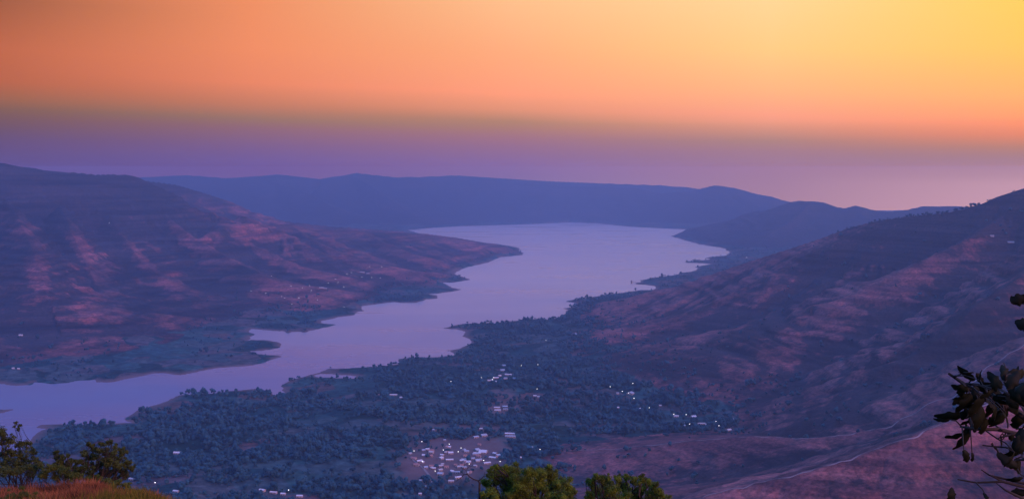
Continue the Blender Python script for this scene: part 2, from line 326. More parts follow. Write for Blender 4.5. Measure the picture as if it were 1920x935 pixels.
mats = {0: valley_mat(), 1: terrain_mat('far_slope', FARG, SCRUB, FARS, .25, .4), 2: terrain_mat('left_slope', GRASS, SCRUB, SOIL, .9, .8),
        3: terrain_mat('middle_slope', FARG, SCRUB, FARS, .25, .5), 4: terrain_mat('right_slope', GRASS, SCRUB, SOIL, .75, 1.2, .58),
        5: terrain_mat('near_slope', (.22, .10, .045, 1), (.05, .055, .02, 1), (.14, .08, .045, 1), .1, 30)}
# hollow = how far a point lies below its smoothed surroundings
def blur(a, n):
    k = np.ones(n) / n
    p = np.pad(a, ((n // 2, n // 2), (0, 0)), mode='edge'); cs = np.cumsum(np.vstack([np.zeros((1, p.shape[1])), p]), 0); a1 = (cs[n:] - cs[:-n]) / n
    p = np.pad(a1, ((0, 0), (n // 2, n // 2)), mode='edge'); cs = np.cumsum(np.hstack([np.zeros((p.shape[0], 1)), p]), 1); return (cs[:, n:] - cs[:, :-n]) / n
HOL = np.clip((blur(H, 31) - H) / 12, -1, 1) * .5 + np.clip((blur(H, 9) - H) / 4, -1, 1) * .1
HOL = np.clip(HOL, -.12, 1) * .8
HOL = HOL + np.where(np.isin(REG, (2, 4)), sst(270, 470, H + 110 * fbm(GX / 400, GY / 400, 3, 91)) * .5, 0)
WOODED = [([(1880,540),(1800,600),(1740,660),(1690,700),(1630,745),(1560,785),(1490,800)],80,.62),([(1430,625),(1340,660),(1260,690),(1180,690),(1120,670)],130,.5),([(1490,560),(1410,622)],80,.4),
 ([(1910,400),(1800,440),(1700,455),(1600,480)],190,.4),([(1560,490),(1470,515),(1380,565),(1300,590)],100,.3),([(1592,630),(1585,700),(1568,765)],15,.4),([(1655,610),(1632,700),(1600,755)],13,.35),([(1525,640),(1505,710),(1490,775)],16,.4),([(1430,690),(1420,730)],14,.3),
 ([(190,350),(180,400),(230,430)],260,.35),([(0,330),(60,360),(110,390)],200,.3),([(340,560),(400,560),(450,590),(440,620)],120,.4),([(112,440),(112,520),(104,600),(62,650)],70,.38),([(170,420),(222,480),(252,540),(268,615)],70,.38),([(275,440),(345,500),(400,545)],70,.4),([(390,430),(450,480),(520,520)],60,.45),([(0,470),(20,560),(40,640)],70,.5),
 ([(1500,852),(1620,832),(1730,802)],35,.35),([(1730,800),(1800,765),(1900,700)],45,.4),([(560,440),(600,480),(640,510)],50,.4)]
for ps_, w_, am_ in WOODED:
    W_ = [hit(*p_)[:2] for p_ in ps_]; d_ = np.full(GX.shape, 1e9)
    msk = (R2 > 1200) & (R2 < 6500)
    gx_, gy_ = GX[msk], GY[msk]; dd_ = np.full(gx_.shape, 1e9)
    for (ax, ay), (bx, by) in zip(W_[:-1], W_[1:]):
        ex, ey = bx - ax, by - ay; t_ = np.clip(((gx_ - ax) * ex + (gy_ - ay) * ey) / (ex * ex + ey * ey + 1e-6), 0, 1)
        dd_ = np.minimum(dd_, np.hypot(gx_ - ax - ex * t_, gy_ - ay - ey * t_))
    d_[msk] = dd_ + fbm(gx_ / (w_ * 1.2), gy_ / (w_ * 1.2), 3, 101) * w_ * .8
    HOL = HOL + am_ * .72 * (1 - sst(-.1, 1.6, d_ / w_))
SHORE = np.clip(1 - SD / 28, 0, 1) * (FIELD > -.1)
vx, vy = G(855, 862); gx2, gy2 = G(775, 862); vr = np.hypot((GX - vx) / 95, (GY - vy) / 190)
SHORE = np.maximum(SHORE, .8 * (1 - sst(.8, 1.5, vr + .6 * fbm(GX / 70, GY / 70, 3, 95))))
vx, vy = G(938, 768); vr = np.hypot((GX - vx) / 40, (GY - vy) / 110); SHORE = np.maximum(SHORE, .8 * (1 - sst(.8, 1.4, vr + .6 * fbm(GX / 50, GY / 50, 3, 96))))
nr, na = GX.shape
V = np.stack([GX, GY, H], -1).reshape(-1, 3)
ii, jj = np.meshgrid(np.arange(nr - 1), np.arange(na - 1), indexing='ij')
Q = np.stack([ii * na + jj, ii * na + jj + 1, (ii + 1) * na + jj + 1, (ii + 1) * na + jj], -1).reshape(-1, 4)[:, ::-1]
qreg = REG.reshape(-1)[Q[:, 3]]
inner = np.concatenate([[[0, 0, CAMZ - 1.65]]])
for r in range(6):
    q = Q[qreg == r]
    if not len(q): continue
    uq, inv = np.unique(q, return_inverse=True)
    me = mesh_np(names[r], V[uq], inv.reshape(q.shape), mats[r], True, {'hollow': HOL.reshape(-1)[uq], 'shore': SHORE.reshape(-1)[uq]})
    tag(link(names[r], me), kind='structure')
# ---------------------------------------------------------------- water
m, nt, b = new_mat('lake_water'); L = nt.links.new
b.inputs['Base Color'].default_value = (.13, .17, .28, 1); b.inputs['Roughness'].default_value = .25; b.inputs['IOR'].default_value = 1.7
geo = N(nt, 'ShaderNodeNewGeometry'); mp = N(nt, 'ShaderNodeMapping'); mp.inputs['Scale'].default_value = (.0012, .0035, .01); mp.inputs['Rotation'].default_value = (0, 0, .35)
L(geo.outputs['Position'], mp.inputs['Vector'])
n1 = N(nt, 'ShaderNodeTexNoise'); n1.inputs['Scale'].default_value = 1; n1.inputs['Detail'].default_value = 6; L(mp.outputs[0], n1.inputs['Vector'])
rr = N(nt, 'ShaderNodeMapRange'); rr.inputs['From Min'].default_value = .35; rr.inputs['From Max'].default_value = .7; rr.inputs['To Min'].default_value = .26; rr.inputs['To Max'].default_value = .36
L(n1.outputs['Fac'], rr.inputs['Value']); L(rr.outputs[0], b.inputs['Roughness'])
spw = N(nt, 'ShaderNodeSeparateXYZ'); L(geo.outputs['Position'], spw.inputs[0])      # sky reflection painted into base colour: dark near reach, pale wide basin
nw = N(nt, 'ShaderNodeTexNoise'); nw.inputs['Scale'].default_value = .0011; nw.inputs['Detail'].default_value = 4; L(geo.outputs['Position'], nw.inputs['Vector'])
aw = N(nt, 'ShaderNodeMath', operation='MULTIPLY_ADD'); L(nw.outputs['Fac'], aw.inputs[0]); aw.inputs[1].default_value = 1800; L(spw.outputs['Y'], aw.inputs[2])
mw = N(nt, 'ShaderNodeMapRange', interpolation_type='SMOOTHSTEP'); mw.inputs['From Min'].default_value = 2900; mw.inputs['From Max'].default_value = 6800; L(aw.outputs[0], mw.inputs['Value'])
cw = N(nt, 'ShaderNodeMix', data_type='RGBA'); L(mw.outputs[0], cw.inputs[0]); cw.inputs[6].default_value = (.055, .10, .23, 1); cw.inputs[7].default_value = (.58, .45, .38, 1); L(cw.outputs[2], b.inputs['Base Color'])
n2 = N(nt, 'ShaderNodeTexNoise'); n2.inputs['Scale'].default_value = .05; n2.inputs['Detail'].default_value = 4; L(geo.outputs['Position'], n2.inputs['Vector'])
bp = N(nt, 'ShaderNodeBump'); bp.inputs['Strength'].default_value = .05; bp.inputs['Distance'].default_value = .8; L(n2.outputs['Fac'], bp.inputs['Height']); L(bp.outputs[0], b.inputs['Normal'])
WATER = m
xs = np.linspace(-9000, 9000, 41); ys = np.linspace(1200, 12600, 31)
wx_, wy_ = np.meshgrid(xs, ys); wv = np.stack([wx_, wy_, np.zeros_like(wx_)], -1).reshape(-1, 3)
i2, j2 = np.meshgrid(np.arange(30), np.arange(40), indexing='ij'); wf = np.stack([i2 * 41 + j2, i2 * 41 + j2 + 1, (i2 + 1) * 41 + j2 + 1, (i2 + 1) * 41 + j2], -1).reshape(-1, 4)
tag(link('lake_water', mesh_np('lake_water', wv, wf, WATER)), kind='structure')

# ---------------------------------------------------------------- small mesh builder
class MB:
    def __init__(s): s.v = []; s.f = []
    def box(s, c, d, rz=0, top=1.0):
        n = len(s.v); cx, cy, cz = c; dx, dy, dz = d[0] / 2, d[1] / 2, d[2]; cr, srr = math.cos(rz), math.sin(rz)
        for zz_, k in ((0, 1), (dz, top)):
            for a, b_ in ((-1, -1), (1, -1), (1, 1), (-1, 1)):
                x, y = a * dx * k, b_ * dy * k; s.v.append((cx + x * cr - y * srr, cy + x * srr + y * cr, cz + zz_))
        s.f += [(n, n + 3, n + 2, n + 1), (n + 4, n + 5, n + 6, n + 7)] + [(n + i, n + (i + 1) % 4, n + 4 + (i + 1) % 4, n + 4 + i) for i in range(4)]
    def gable(s, c, d, h, over=.4, thick=.18):
        """pitched roof of two slabs, ridge along x"""
        cx, cy, cz = c; L_ = d[0] / 2 + over; w = d[1] / 2 + over; n = len(s.v); e = cz - h * over / (d[1] / 2)
        for x in (-L_, L_):
            for (y, z) in ((-w, e), (0, cz + h), (w, e), (w, e - thick), (0, cz + h - thick), (-w, e - thick)):
                s.v.append((cx + x, cy + y, z))
        a, b_ = n, n + 6
        s.f += [(a, b_, b_ + 1, a + 1), (a + 1, b_ + 1, b_ + 2, a + 2), (a + 2, b_ + 2, b_ + 3, a + 3), (a + 3, b_ + 3, b_ + 4, a + 4), (a + 4, b_ + 4, b_ + 5, a + 5), (a + 5, b_ + 5, b_, a),
                (a, a + 1, a + 4, a + 5), (a + 1, a + 2, a + 3, a + 4), (b_ + 5, b_ + 4, b_ + 1, b_), (b_ + 4, b_ + 3, b_ + 2, b_ + 1)]
    def tri_end(s, c, d, h):
        cx, cy, cz = c
        for x in (-d[0] / 2, d[0] / 2):
            n = len(s.v); s.v += [(cx + x, cy - d[1] / 2, cz), (cx + x, cy + d[1] / 2, cz), (cx + x, cy, cz + h)]; s.f.append((n, n + 1, n + 2))
    def tube(s, pts, rad, k=6):
        n0 = len(s.v); P_ = [Vector(p) for p in pts]
        for i, p in enumerate(P_):
            t = (P_[min(i + 1, len(P_) - 1)] - P_[max(i - 1, 0)]).normalized()
            a = t.orthogonal().normalized() if abs(t.z) > .9 else t.cross(Vector((0, 0, 1))).normalized(); b_ = t.cross(a)
            for q in range(k):
                w = 2 * PI * q / k; s.v.append(tuple(p + (a * math.cos(w) + b_ * math.sin(w)) * rad[i]))
        for i in range(len(P_) - 1):
            for q in range(k):
                s.f.append((n0 + i * k + q, n0 + i * k + (q + 1) % k, n0 + (i + 1) * k + (q + 1) % k, n0 + (i + 1) * k + q))
        s.f.append(tuple(n0 + (len(P_) - 1) * k + q for q in range(k)))
    def build(s, name, mat, parent=None, smooth=False, loc=None):
        me = bpy.data.meshes.new(name); me.from_pydata(s.v, [], s.f); me.materials.append(mat)
        if smooth: me.polygons.foreach_set('use_smooth', [True] * len(me.polygons))
        return link(name, me, parent, loc)
def ico(sub):
    import bmesh
    bm = bmesh.new(); bmesh.ops.create_icosphere(bm, subdivisions=sub, radius=1)
    v = np.array([x.co[:] for x in bm.verts]); f = np.array([[q.index for q in p.verts] for p in bm.faces]); bm.free(); return v, f
V1, F1 = ico(1); V2, F2 = ico(2)
M_BARK = flat_mat('bark', (.045, .035, .028, 1), .9, .3, 8)
KEEP = []
# ---------------------------------------------------------------- houses
M_WHITE = flat_mat('white_sheet_roof', (.74, .66, .63, 1), .45, .1, .6, spec=.5); M_TIN = flat_mat('grey_tin_roof', (.42, .43, .46, 1), .5, .2, .5, spec=.4)
M_PALE = flat_mat('pale_plaster', (.55, .5, .48, 1), .85, .15, .4); M_PINK = flat_mat('clay_tile_roof', (.42, .2, .17, 1), .85, .25, .5); M_CREAM = flat_mat('washed_wall', (.42, .36, .34, 1), .9, .12, .4)
M_DARKW = flat_mat('window_dark', (.03, .03, .04, 1), .3, .1, 1); M_LAMP = flat_mat('lamp_glow', (.9, .9, .85, 1), .5, 0, 1, emit=((1, .97, .88, 1), 3.2)); M_POST = flat_mat('lamp_post', (.2, .2, .2, 1), .6, .1, 1)
RM = {'w': M_WHITE, 'g': M_TIN, 'p': M_PINK, 'c': M_PALE}
def house(u, v, lpx, dpx, rot, roof, label, name='house', cat='house'):
    x, y, z = hit(u, v); s = y / F; Lm = lpx * s * 1.15; D = max(dpx * s * 1.7, 5.5); KEEP.append((x, y, Lm * .6 + 3)); hh = 3.2 if Lm < 22 else 4.4
    t = thing(name, label, cat, (x, y, z - .5), math.radians(rot))
    w = MB(); w.box((0, 0, -1.5), (Lm, D, hh + 1.5)); rh = D * .20; w.tri_end((0, 0, hh), (Lm, D), rh - .05); w.build('wall', M_CREAM, t)
    g = MB(); g.gable((0, 0, hh + .12), (Lm, D), rh); g.build('roof', RM[roof], t)
    if y < 2500:
        n = max(2, int(Lm / 4.5)); dr = MB(); dr.box((-Lm / 2 + Lm * .5 / n, -D / 2 - .02, .02), (1.1, .12, 2.1)); dr.build('door', M_DARKW, t)
        for q in range(1, n):
            wi = MB(); wi.box((-Lm / 2 + Lm * (q + .5) / n, -D / 2 - .02, 1.0), (1.2, .10, 1.1)); wi.build('window', M_DARKW, t)
    return t
HOUSES = [
 (906,848,13,9,-12,'w','largest and brightest white roofed building in the heart of the main village'),
 (928,851,6,4,-30,'w','small bright white roofed house just right of the biggest village building'),
 (924,859,12,4,-25,'w','long white roofed house below the small bright one at the right of the village'),
 (913,869,12,3.5,25,'w','long narrow white roof set slantwise near the bushy treetop below the village'),
 (897,863,11,3.5,20,'g','dim grey long house between the slanting white roof and the village centre'),
 (892,852,11,3.5,15,'g','dim grey long house directly left of the biggest village building'),
 (875,847,8,4,0,'g','dim tin roofed house in the middle of the main village'),
 (845,850,8,5,10,'w','bright white roofed house at the left middle of the main village'),
 (841,839,8,4,-5,'w','white roofed house at the top edge of the main village'),
 (826,860,7,6,55,'w','pale gabled house turned end on at the left of the main village'),
 (843,863,12,2.6,5,'w','very thin long white shed across the middle of the village'),
 (809,846,9,6,0,'p','pinkish house at the upper left of the main village'),
 (862,876,8,4,10,'c','pale house below the village centre, above the bare dead branch'),
 (814,879,5,3,0,'w','tiny white roofed house above the bend of the village lane'),
 (826,889,9,6,-15,'g','grey roofed house just right of the bend of the village lane'),
 (848,884,5,3,-20,'w','tiny white house between the dead branch and the grey roofed house'),
 (859,896,11,4,25,'w','white roofed house right behind the bare dead branch'),
 (846,903,9,4,0,'c','pale roofed house left of the bare dead branch'),
 (789,902,4,3,0,'c','tiny pale hut left of the curving village lane'),
 (796,913,6,3,0,'g','small grey hut beside the lower curve of the village lane'),
 (788,927,5,3,0,'w','tiny white hut at the bottom, left of the village lane'),
 (776,860,8,5,-20,'p','pink roofed house at the far left edge of the main village'),
 (781,872,9,5,-10,'p','pink roofed house beneath the one at the left edge of the village'),
 (769,851,5,3,20,'g','small grey house, leftmost of the main village'),
 (902,805,5,3,0,'w','small white hut on its own above the main village'),
 (907,817,10,6,25,'g','grey barn with a slanting ridge above the main village'),
 (892,820,9,4,30,'g','dim grey shed just below the barn above the village'),
 (956,814,16,3.5,-8,'w','long school block with a white roof right of the barn, upper of two rows'),
 (957,819,17,3.5,-8,'g','long grey school block, lower of two rows right of the barn'),
 (932,765,10,3,0,'w','upper left of four white sheds in two rows in a clearing'),
 (933,770,10,3,0,'w','lower left of four white sheds in two rows in a clearing'),
 (947,763,8,3,0,'w','upper right of four white sheds in two rows in a clearing'),
 (948,768,8,3,0,'g','lower right of four white sheds in two rows, duller than the rest'),
 (994,840,9,4,-10,'w','white roofed house alone in the trees right of the main village'),
 (975,859,5,2.5,0,'w','small white house just above the round green treetop'),
 (834,826,4,2.6,0,'g','tiny grey hut on the slope above the top of the village'),
 (814,807,6,3,15,'g','grey hut in the meadow high above the village'),
 (1157,765,7,3,0,'w','white roof at the left of the right hand hamlet'),
 (1200,767,7,3,15,'w','white roof beside the lamp in the middle of the right hand hamlet'),
 (1182,738,9,7,60,'g','round looking grey building topping the right hand hamlet'),
 (1158,738,4,2.6,0,'g','tiny grey hut left of the round looking grey building'),
 (1238,761,4,2.4,0,'w','tiny white hut alone at the foot of the purple slope'),
 (1268,781,8,2.6,0,'w','thin white roof at the upper left of the hamlet under the hill'),
 (1300,782,8,5,20,'w','white cross shaped roof at the top of the hamlet under the hill'),
 (1279,794,7,2.6,-25,'w','slanting white roof at the lower left of the hamlet under the hill'),
 (1283,799,3,2.5,0,'w','tiny white hut beneath the slanting white roof under the hill'),
 (1315,795,12,2.8,0,'c','long pale low house in the middle of the hamlet under the hill'),
 (1328,797,9,3,0,'w','bright white roof joined on the right of the long pale house'),
 (1306,799,4,2.4,0,'g','tiny grey hut below the long pale house under the hill'),
 (1366,807,8,4,35,'w','bright white roofed house, rightmost of the hamlet under the hill'),
 (1370,787,10,2.4,-8,'g','dim long house at the right of the hamlet, against the slope'),
 (919,714,9,2.5,0,'w','long white roof at the left of the lakeside hamlet'),
 (930,709,9,2.5,5,'w','white roof near the top of the lakeside hamlet'),
 (928,716,6,2.5,0,'w','small white roof at the bottom of the lakeside hamlet'),
 (937,705,5,2.5,25,'w','small slanting white roof at the top of the lakeside hamlet'),
 (953,703,11,2.5,-10,'w','long thin white roof at the upper right of the lakeside hamlet'),
 (948,710,6,3,0,'g','grey house in the right half of the lakeside hamlet'),
 (964,710,4,3,0,'g','tiny grey house, rightmost of the lakeside hamlet'),
 (942,695,7,5,15,'g','grey barn just above the lakeside hamlet'),
 (945,686,6,4,0,'g','dim grey barn highest above the lakeside hamlet'),
 (899,693,8,3.4,0,'g','dim grey long barn left of the two barns by the lakeside hamlet'),
 (1077,628,7,7,50,'g','lone grey house near the shore at the foot of the first right spur'),
 (1003,743,5,2.5,0,'w','left white hut of a pair in the woods at the centre'),
 (1011,745,6,2.5,0,'w','right white hut of a pair in the woods at the centre'),
 (738,741,12,1.8,-5,'w','long white shed in the woods below the lake bluff'),
 (712,739,5,2,0,'w','small white hut at the left end of the long shed in the woods'),
 (752,746,4,2,0,'w','tiny bright hut at the right end of the long shed in the woods'),
 (333,850,12,5,-8,'w','lone white roofed house in the dark woods above the left shrubs'),
 (492,920,10,4,-25,'w','white house at the left end of the row at the bottom edge'),
 (513,924,12,3.5,-15,'w','long white house, second from the left of the row at the bottom edge'),
 (531,927,8,3.5,-10,'w','white house, third from the left of the row at the bottom edge'),
 (562,931,10,4,-5,'w','white house at the right end of the row at the bottom edge'),
 (247,899,8,4,-20,'c','pale house just right of the shrubs on the grassy slope'),
 (330,922,9,3,-18,'w','white house showing above the grassy slope near the bottom left'),
 (39,629,6,2.5,0,'w','white hut alone on the far left bank'),
 (25,691,3.5,2,0,'w','tiny white hut on the left bank, left of two above the water'),
 (35,692,3.5,2,0,'w','tiny white hut on the left bank, right of two above the water'),
 (603,540,8,1.6,0,'w','thin white roof in the village on the far left shore'),
 (610,541,5,1.4,0,'g','small grey roof right of the thin white one on the far left shore'),
 (679,511,8,1.2,0,'g','thin grey roof high in the village on the far left shore'),
 (690,513,5,1.2,0,'g','small grey roof right of the high thin one on the far left shore'),
 (1895,455,10,3,0,'g','grey farmhouse high on the right hill near the picture edge'),
 (1860,443,6,2,0,'g','small grey farmhouse left of and above the other on the right hill'),
]
for hs in HOUSES: house(*hs)
rh_ = random.Random(31)
for k in range(46):
    t_ = rh_.uniform(0, 6.28); q_ = math.sqrt(rh_.uniform(0, 1)); u_ = 860 + 80 * q_ * math.cos(t_) ; v_ = 860 + 30 * q_ * math.sin(t_)
    o_ = house(u_, v_, rh_.uniform(4, 7.5), rh_.uniform(3, 4.5), rh_.choice((0, 12, -18, 30, 70)), rh_.choice('gcppcw'), 'small pale house crowded between bigger ones in the main village'); o_['group'] = 'small crowded houses of the main village'
# ---------------------------------------------------------------- lamps
lampmesh = None
def lamp(u, v, label, group, px=1.5):
    global lampmesh
    x, y, z = hit(u, v + 1.5); s = y / F; KEEP.append((x, y, 6))
    t = thing('street_lamp', label, 'lamp', (x, y, z), random.uniform(0, 6), group)
    p = MB(); p.tube([(0, 0, -.5), (0, 0, 6.6), (.3, 0, 7.2), (1.0, 0, 7.4)], [.13, .09, .07, .06], 6); p.build('pole', M_POST, t)
    r = px * s * .29; vv2 = V2 * np.array([r, r, r * .8]) + np.array([1.0, 0, 7.3 - r * .4]); link('lamp_head', mesh_np('lamp_head', vv2, F2, M_LAMP, True), t)
GL = {
 'lamps of the lakeside hamlet': ('tiny white lamp lit by the lakeside hamlet at the middle of the valley', [(903,711),(925,711),(924,714),(977,688),(1009,686),(846,718)], 2.2),
 'lamps of the right hand hamlet': ('tiny white lamp lit in the right hand hamlet', [(1186,722),(1145,728),(1166,737),(1179,740),(1188,750),(1194,764),(1218,768)], 2.6),
 'lamps of the hamlet under the hill': ('tiny white lamp lit in the hamlet under the right hill', [(1263,780),(1286,781),(1293,799),(1343,794),(1347,802)], 2.6),
 'lamps of the main village': ('tiny white lamp lit in the main village', [(792,832),(777,850),(791,870),(830,848),(864,844),(907,868),(937,870),(815,888),(880,875),(859,851),(842,837)], 2.6),
 'lamps of the far left shore village': ('tiny white lamp lit in the woods of the far left shore', [(471,547),(499,551),(528,557),(534,560),(547,572),(560,560),(595,564),(567,541),(546,538),(581,537),(584,546),(616,532),(629,524),(634,531),(645,539),(645,577),(651,515),(659,512),(678,520),(693,501),(716,501),(697,521),(713,522)], 1.5)}
for g, (lab, ps, px) in GL.items():
    for u, v in ps: lamp(u, v, lab, g, px)
lamp(1024, 640, 'lone lamp lit in the woods near the middle shore point', None, 1.8); lamp(1007, 732, 'lone lamp lit above the pair of white huts in the central woods', None, 2.2)
lamp(1012, 847, 'lone lamp lit at the foot of the low spur right of the main village', None, 2.6); lamp(292, 910, 'lamp lit just beyond the grassy slope at the bottom left', None, 3.2)
lamp(540, 924, 'lamp lit over the row of houses at the bottom edge', None, 3); lamp(1400, 483, 'lamp lit at the shore beneath the distant middle hill', None, 1.9); lamp(205, 419, 'lamp lit high on the dark left hills', None, 1.5)
lamp(510, 519, 'lamp lit alone on the brown flank above the far left shore', None, 1.4)
# ---------------------------------------------------------------- forest and valley trees
def lumpy(v, seed, a=.35):
    r = np.random.default_rng(seed); n = 1 + a * r.uniform(-1, 1, len(v))
    o = v * n[:, None]; o[:, 2] = np.where(o[:, 2] < 0, o[:, 2] * .55, o[:, 2]); return o
def clumpy(seed, n):
    r = np.random.default_rng(seed); vs_ = []; fs_ = []
    for k in range(n):
        q = lumpy(V1, seed * 31 + k, .38) * r.uniform(.42, .72) * np.array([1, 1, r.uniform(.7, 1.3)]) + np.array([r.uniform(-.5, .5), r.uniform(-.5, .5), r.uniform(-.25, .55)])
        vs_.append(q); fs_.append(F1 + k * len(V1))
    return np.concatenate(vs_), np.concatenate(fs_)
LOWC = [clumpy(i, 2) for i in range(8)]; MIDC = [clumpy(60 + i, 5) for i in range(8)]
LOW = [c[0] for c in LOWC]; MID = [c[0] for c in MIDC]
def leaf_mat(name, c1, c2, scale=.15, rough=.7, trans=0.0):
    m, nt, b = new_mat(name); L = nt.links.new
    geo = N(nt, 'ShaderNodeNewGeometry'); n = N(nt, 'ShaderNodeTexNoise'); n.inputs['Scale'].default_value = scale; n.inputs['Detail'].default_value = 4
    L(geo.outputs['Position'], n.inputs['Vector'])
    r = N(nt, 'ShaderNodeValToRGB'); r.color_ramp.elements[0].position = .35; r.color_ramp.elements[1].position = .65
    r.color_ramp.elements[0].color = c1; r.color_ramp.elements[1].color = c2; L(n.outputs['Fac'], r.inputs['Fac'])
    L(r.outputs['Color'], b.inputs['Base Color']); b.inputs['Roughness'].default_value = rough; b.inputs['Specular IOR Level'].default_value = .15
    if trans:
        tl = N(nt, 'ShaderNodeBsdfTranslucent'); L(r.outputs['Color'], tl.inputs['Color']); ms = N(nt, 'ShaderNodeMixShader'); ms.inputs[0].default_value = trans
        L(b.outputs[0], ms.inputs[1]); L(tl.outputs[0], ms.inputs[2]); L(ms.outputs[0], nt.nodes['Material Output'].inputs['Surface'])
    return m
M_FOREST = leaf_mat('forest_leaves', (.005, .040, .062, 1), (.026, .10, .125, 1), .045)
NC = 150000
cy_ = np.concatenate([RNG.uniform(1500, 4700, NC), RNG.uniform(4300, 7800, NC // 4)]); cx_ = RNG.uniform(-.56, .50, len(cy_)) * cy_
h_ = interp_grid(H, cx_, cy_); sd_ = interp_grid(SD, cx_, cy_); fld = interp_grid(FIELD, cx_, cy_); hil = interp_grid(HILL, cx_, cy_); hol = interp_grid(HOL, cx_, cy_)
near_ = interp_grid((REG == 5).astype(float), cx_, cy_)
uu_, vv_ = project(cx_, cy_, h_)
dens = np.where(fld < .01, .72, np.where(fld < .07, .3, .06)) * (sd_ > 9)
dens = dens * np.where(hil > 22, np.where(hil > 60, .004 + .04 * np.clip(hol * 2, 0, 1), .14), 1) * (near_ < .3)
dens = np.where((sd_ > 9) & (sd_ < 26), dens * .45, dens)
bare = (uu_ > 225) & (uu_ < 345) & (vv_ < 790 - (uu_ - 225) * .30)
dens = np.where(bare, 0, dens); dens = np.where((uu_ > 600) & (uu_ < 680) & (vv_ < 702), dens * .05, dens); dens = np.where((uu_ > 390) & (uu_ < 480) & (vv_ < 745), dens * .3, dens)
leftbank = cx_ < -.12 * cy_ - 40
left_low = (uu_ < 700) & (vv_ < 735)
dens = np.where(left_low, dens * .14, dens)
dens = np.where((uu_ > 440) & (uu_ < 800) & (vv_ > 515) & (vv_ < 610), dens * 3.0, dens)     # wooded shore below the left hills
dens = np.where((cy_ > 4700), dens * 1.0, dens)
inv = (np.abs(uu_ - 855) < 90) & (np.abs(vv_ - 868) < 42); dens = np.where(inv, dens * .22, dens)   # the village
dens = np.where((uu_ > 1050) & (vv_ > 815), dens * .15, dens)
keep = RNG.uniform(0, 1, len(cy_)) < dens
tx, ty, tz, tu, tv = cx_[keep], cy_[keep], h_[keep], uu_[keep], vv_[keep]
clear = np.ones(len(tx), bool)
for kx, ky, kr in KEEP: clear &= ~((np.abs(tx - kx) < kr) & (ty < ky + kr * .7) & (ty > ky - kr - ky * .009))
tx, ty, tz, tu, tv = [a[clear] for a in (tx, ty, tz, tu, tv)]
inframe = (tu > -60) & (tu < 1980) & (tv < 990) & (tv > 330)
tx, ty, tz, tu, tv = [a[inframe] for a in (tx, ty, tz, tu, tv)]
tr = np.clip(RNG.lognormal(1.35, .38, len(tx)), 1.8, 9.5) * (1 + .35 * fbm(tx / 90, ty / 90, 2, 99)); th = tr * RNG.uniform(.7, 1.5, len(tx))
vis = (tv < 933) & ~((tu > 895) & (tu < 1265) & (tv > 872)) & ~((tu < 300) & (tv > 800))
score = np.where(vis & (tu > 0) & (tu < 1920), tr / ty, 0)
order = np.argsort(-score); ind = set(order[:225].tolist())
vs, fs = [], []; off = 0
for mask, protos, tv_, tf_ in ((ty < 2700, MID, None, MIDC[0][1]), (ty >= 2700, LOW, None, LOWC[0][1])):
    idx = np.array([i for i in np.nonzero(mask)[0] if i not in ind])
    which = RNG.integers(0, 8, len(idx))
    for w in range(8):
        k = idx[which == w]
        if not len(k): continue
        a = RNG.uniform(0, 2 * PI, len(k)); ca_, sa_ = np.cos(a), np.sin(a); p = protos[w]
        X = (p[None, :, 0] * ca_[:, None] - p[None, :, 1] * sa_[:, None]) * tr[k][:, None] + tx[k][:, None]
        Y = (p[None, :, 0] * sa_[:, None] + p[None, :, 1] * ca_[:, None]) * tr[k][:, None] + ty[k][:, None]
        Z = p[None, :, 2] * th[k][:, None] + tz[k][:, None] + th[k][:, None] * .75
        vs.append(np.stack([X, Y, Z], -1).reshape(-1, 3)); n = len(p)
        fs.append((tf_[None] + (np.arange(len(k)) * n)[:, None, None] + off).reshape(-1, 3)); off += n * len(k)
print('forest trees', len(tx))
tag(link('forest', mesh_np('forest', np.concatenate(vs), np.concatenate(fs), M_FOREST, False)), 'dense dark wood covering the valley floor and the lake shores', 'forest', kind='stuff')
# individual valley trees: trunk and a crown of several leaf clumps
def valley_tree_mesh(seed):
    r = random.Random(seed); mb = MB()
    mb.tube([(0, 0, -.6), (.1, 0, .35), (.15, .05, .9)], [.09, .07, .04], 5)
    nb = len(mb.f); vs_ = list(mb.v); fs_ = list(mb.f)
    for k in range(11):
        c = (r.uniform(-.6, .6), r.uniform(-.55, .55), .75 + r.uniform(-.15, .55)); s = r.uniform(.26, .5); p = lumpy(V2 if k < 0 else V1, seed * 9 + k, .34); n = len(vs_)
        vs_ += [(c[0] + a * s, c[1] + b_ * s, c[2] + d * s) for a, b_, d in p.tolist()]; fs_ += [tuple(q + n for q in f) for f in F1.tolist()]
    me = bpy.data.meshes.new('valley_tree'); me.from_pydata(vs_, [], fs_); me.materials.append(M_BARK); me.materials.append(M_FOREST)
    me.polygons.foreach_set('material_index', [0] * nb + [1] * (len(fs_) - nb)); return me
VT = [valley_tree_mesh(i) for i in range(7)]
def vtree(x, y, z, r_, h_, label, group, cat='tree'):
    o = link('valley_tree', random.choice(VT), None, (x, y, z - .3)); o.scale = (r_, r_, h_); o.rotation_euler = (0, 0, random.uniform(0, 6.28))
    tag(o, label, cat, group); return o
for i in sorted(ind):
    vtree(tx[i], ty[i], tz[i], tr[i] * 1.0, th[i] * 1.15, 'rounded dark tree, one of the many scattered through the near valley floor', 'broad dark trees of the near valley floor')
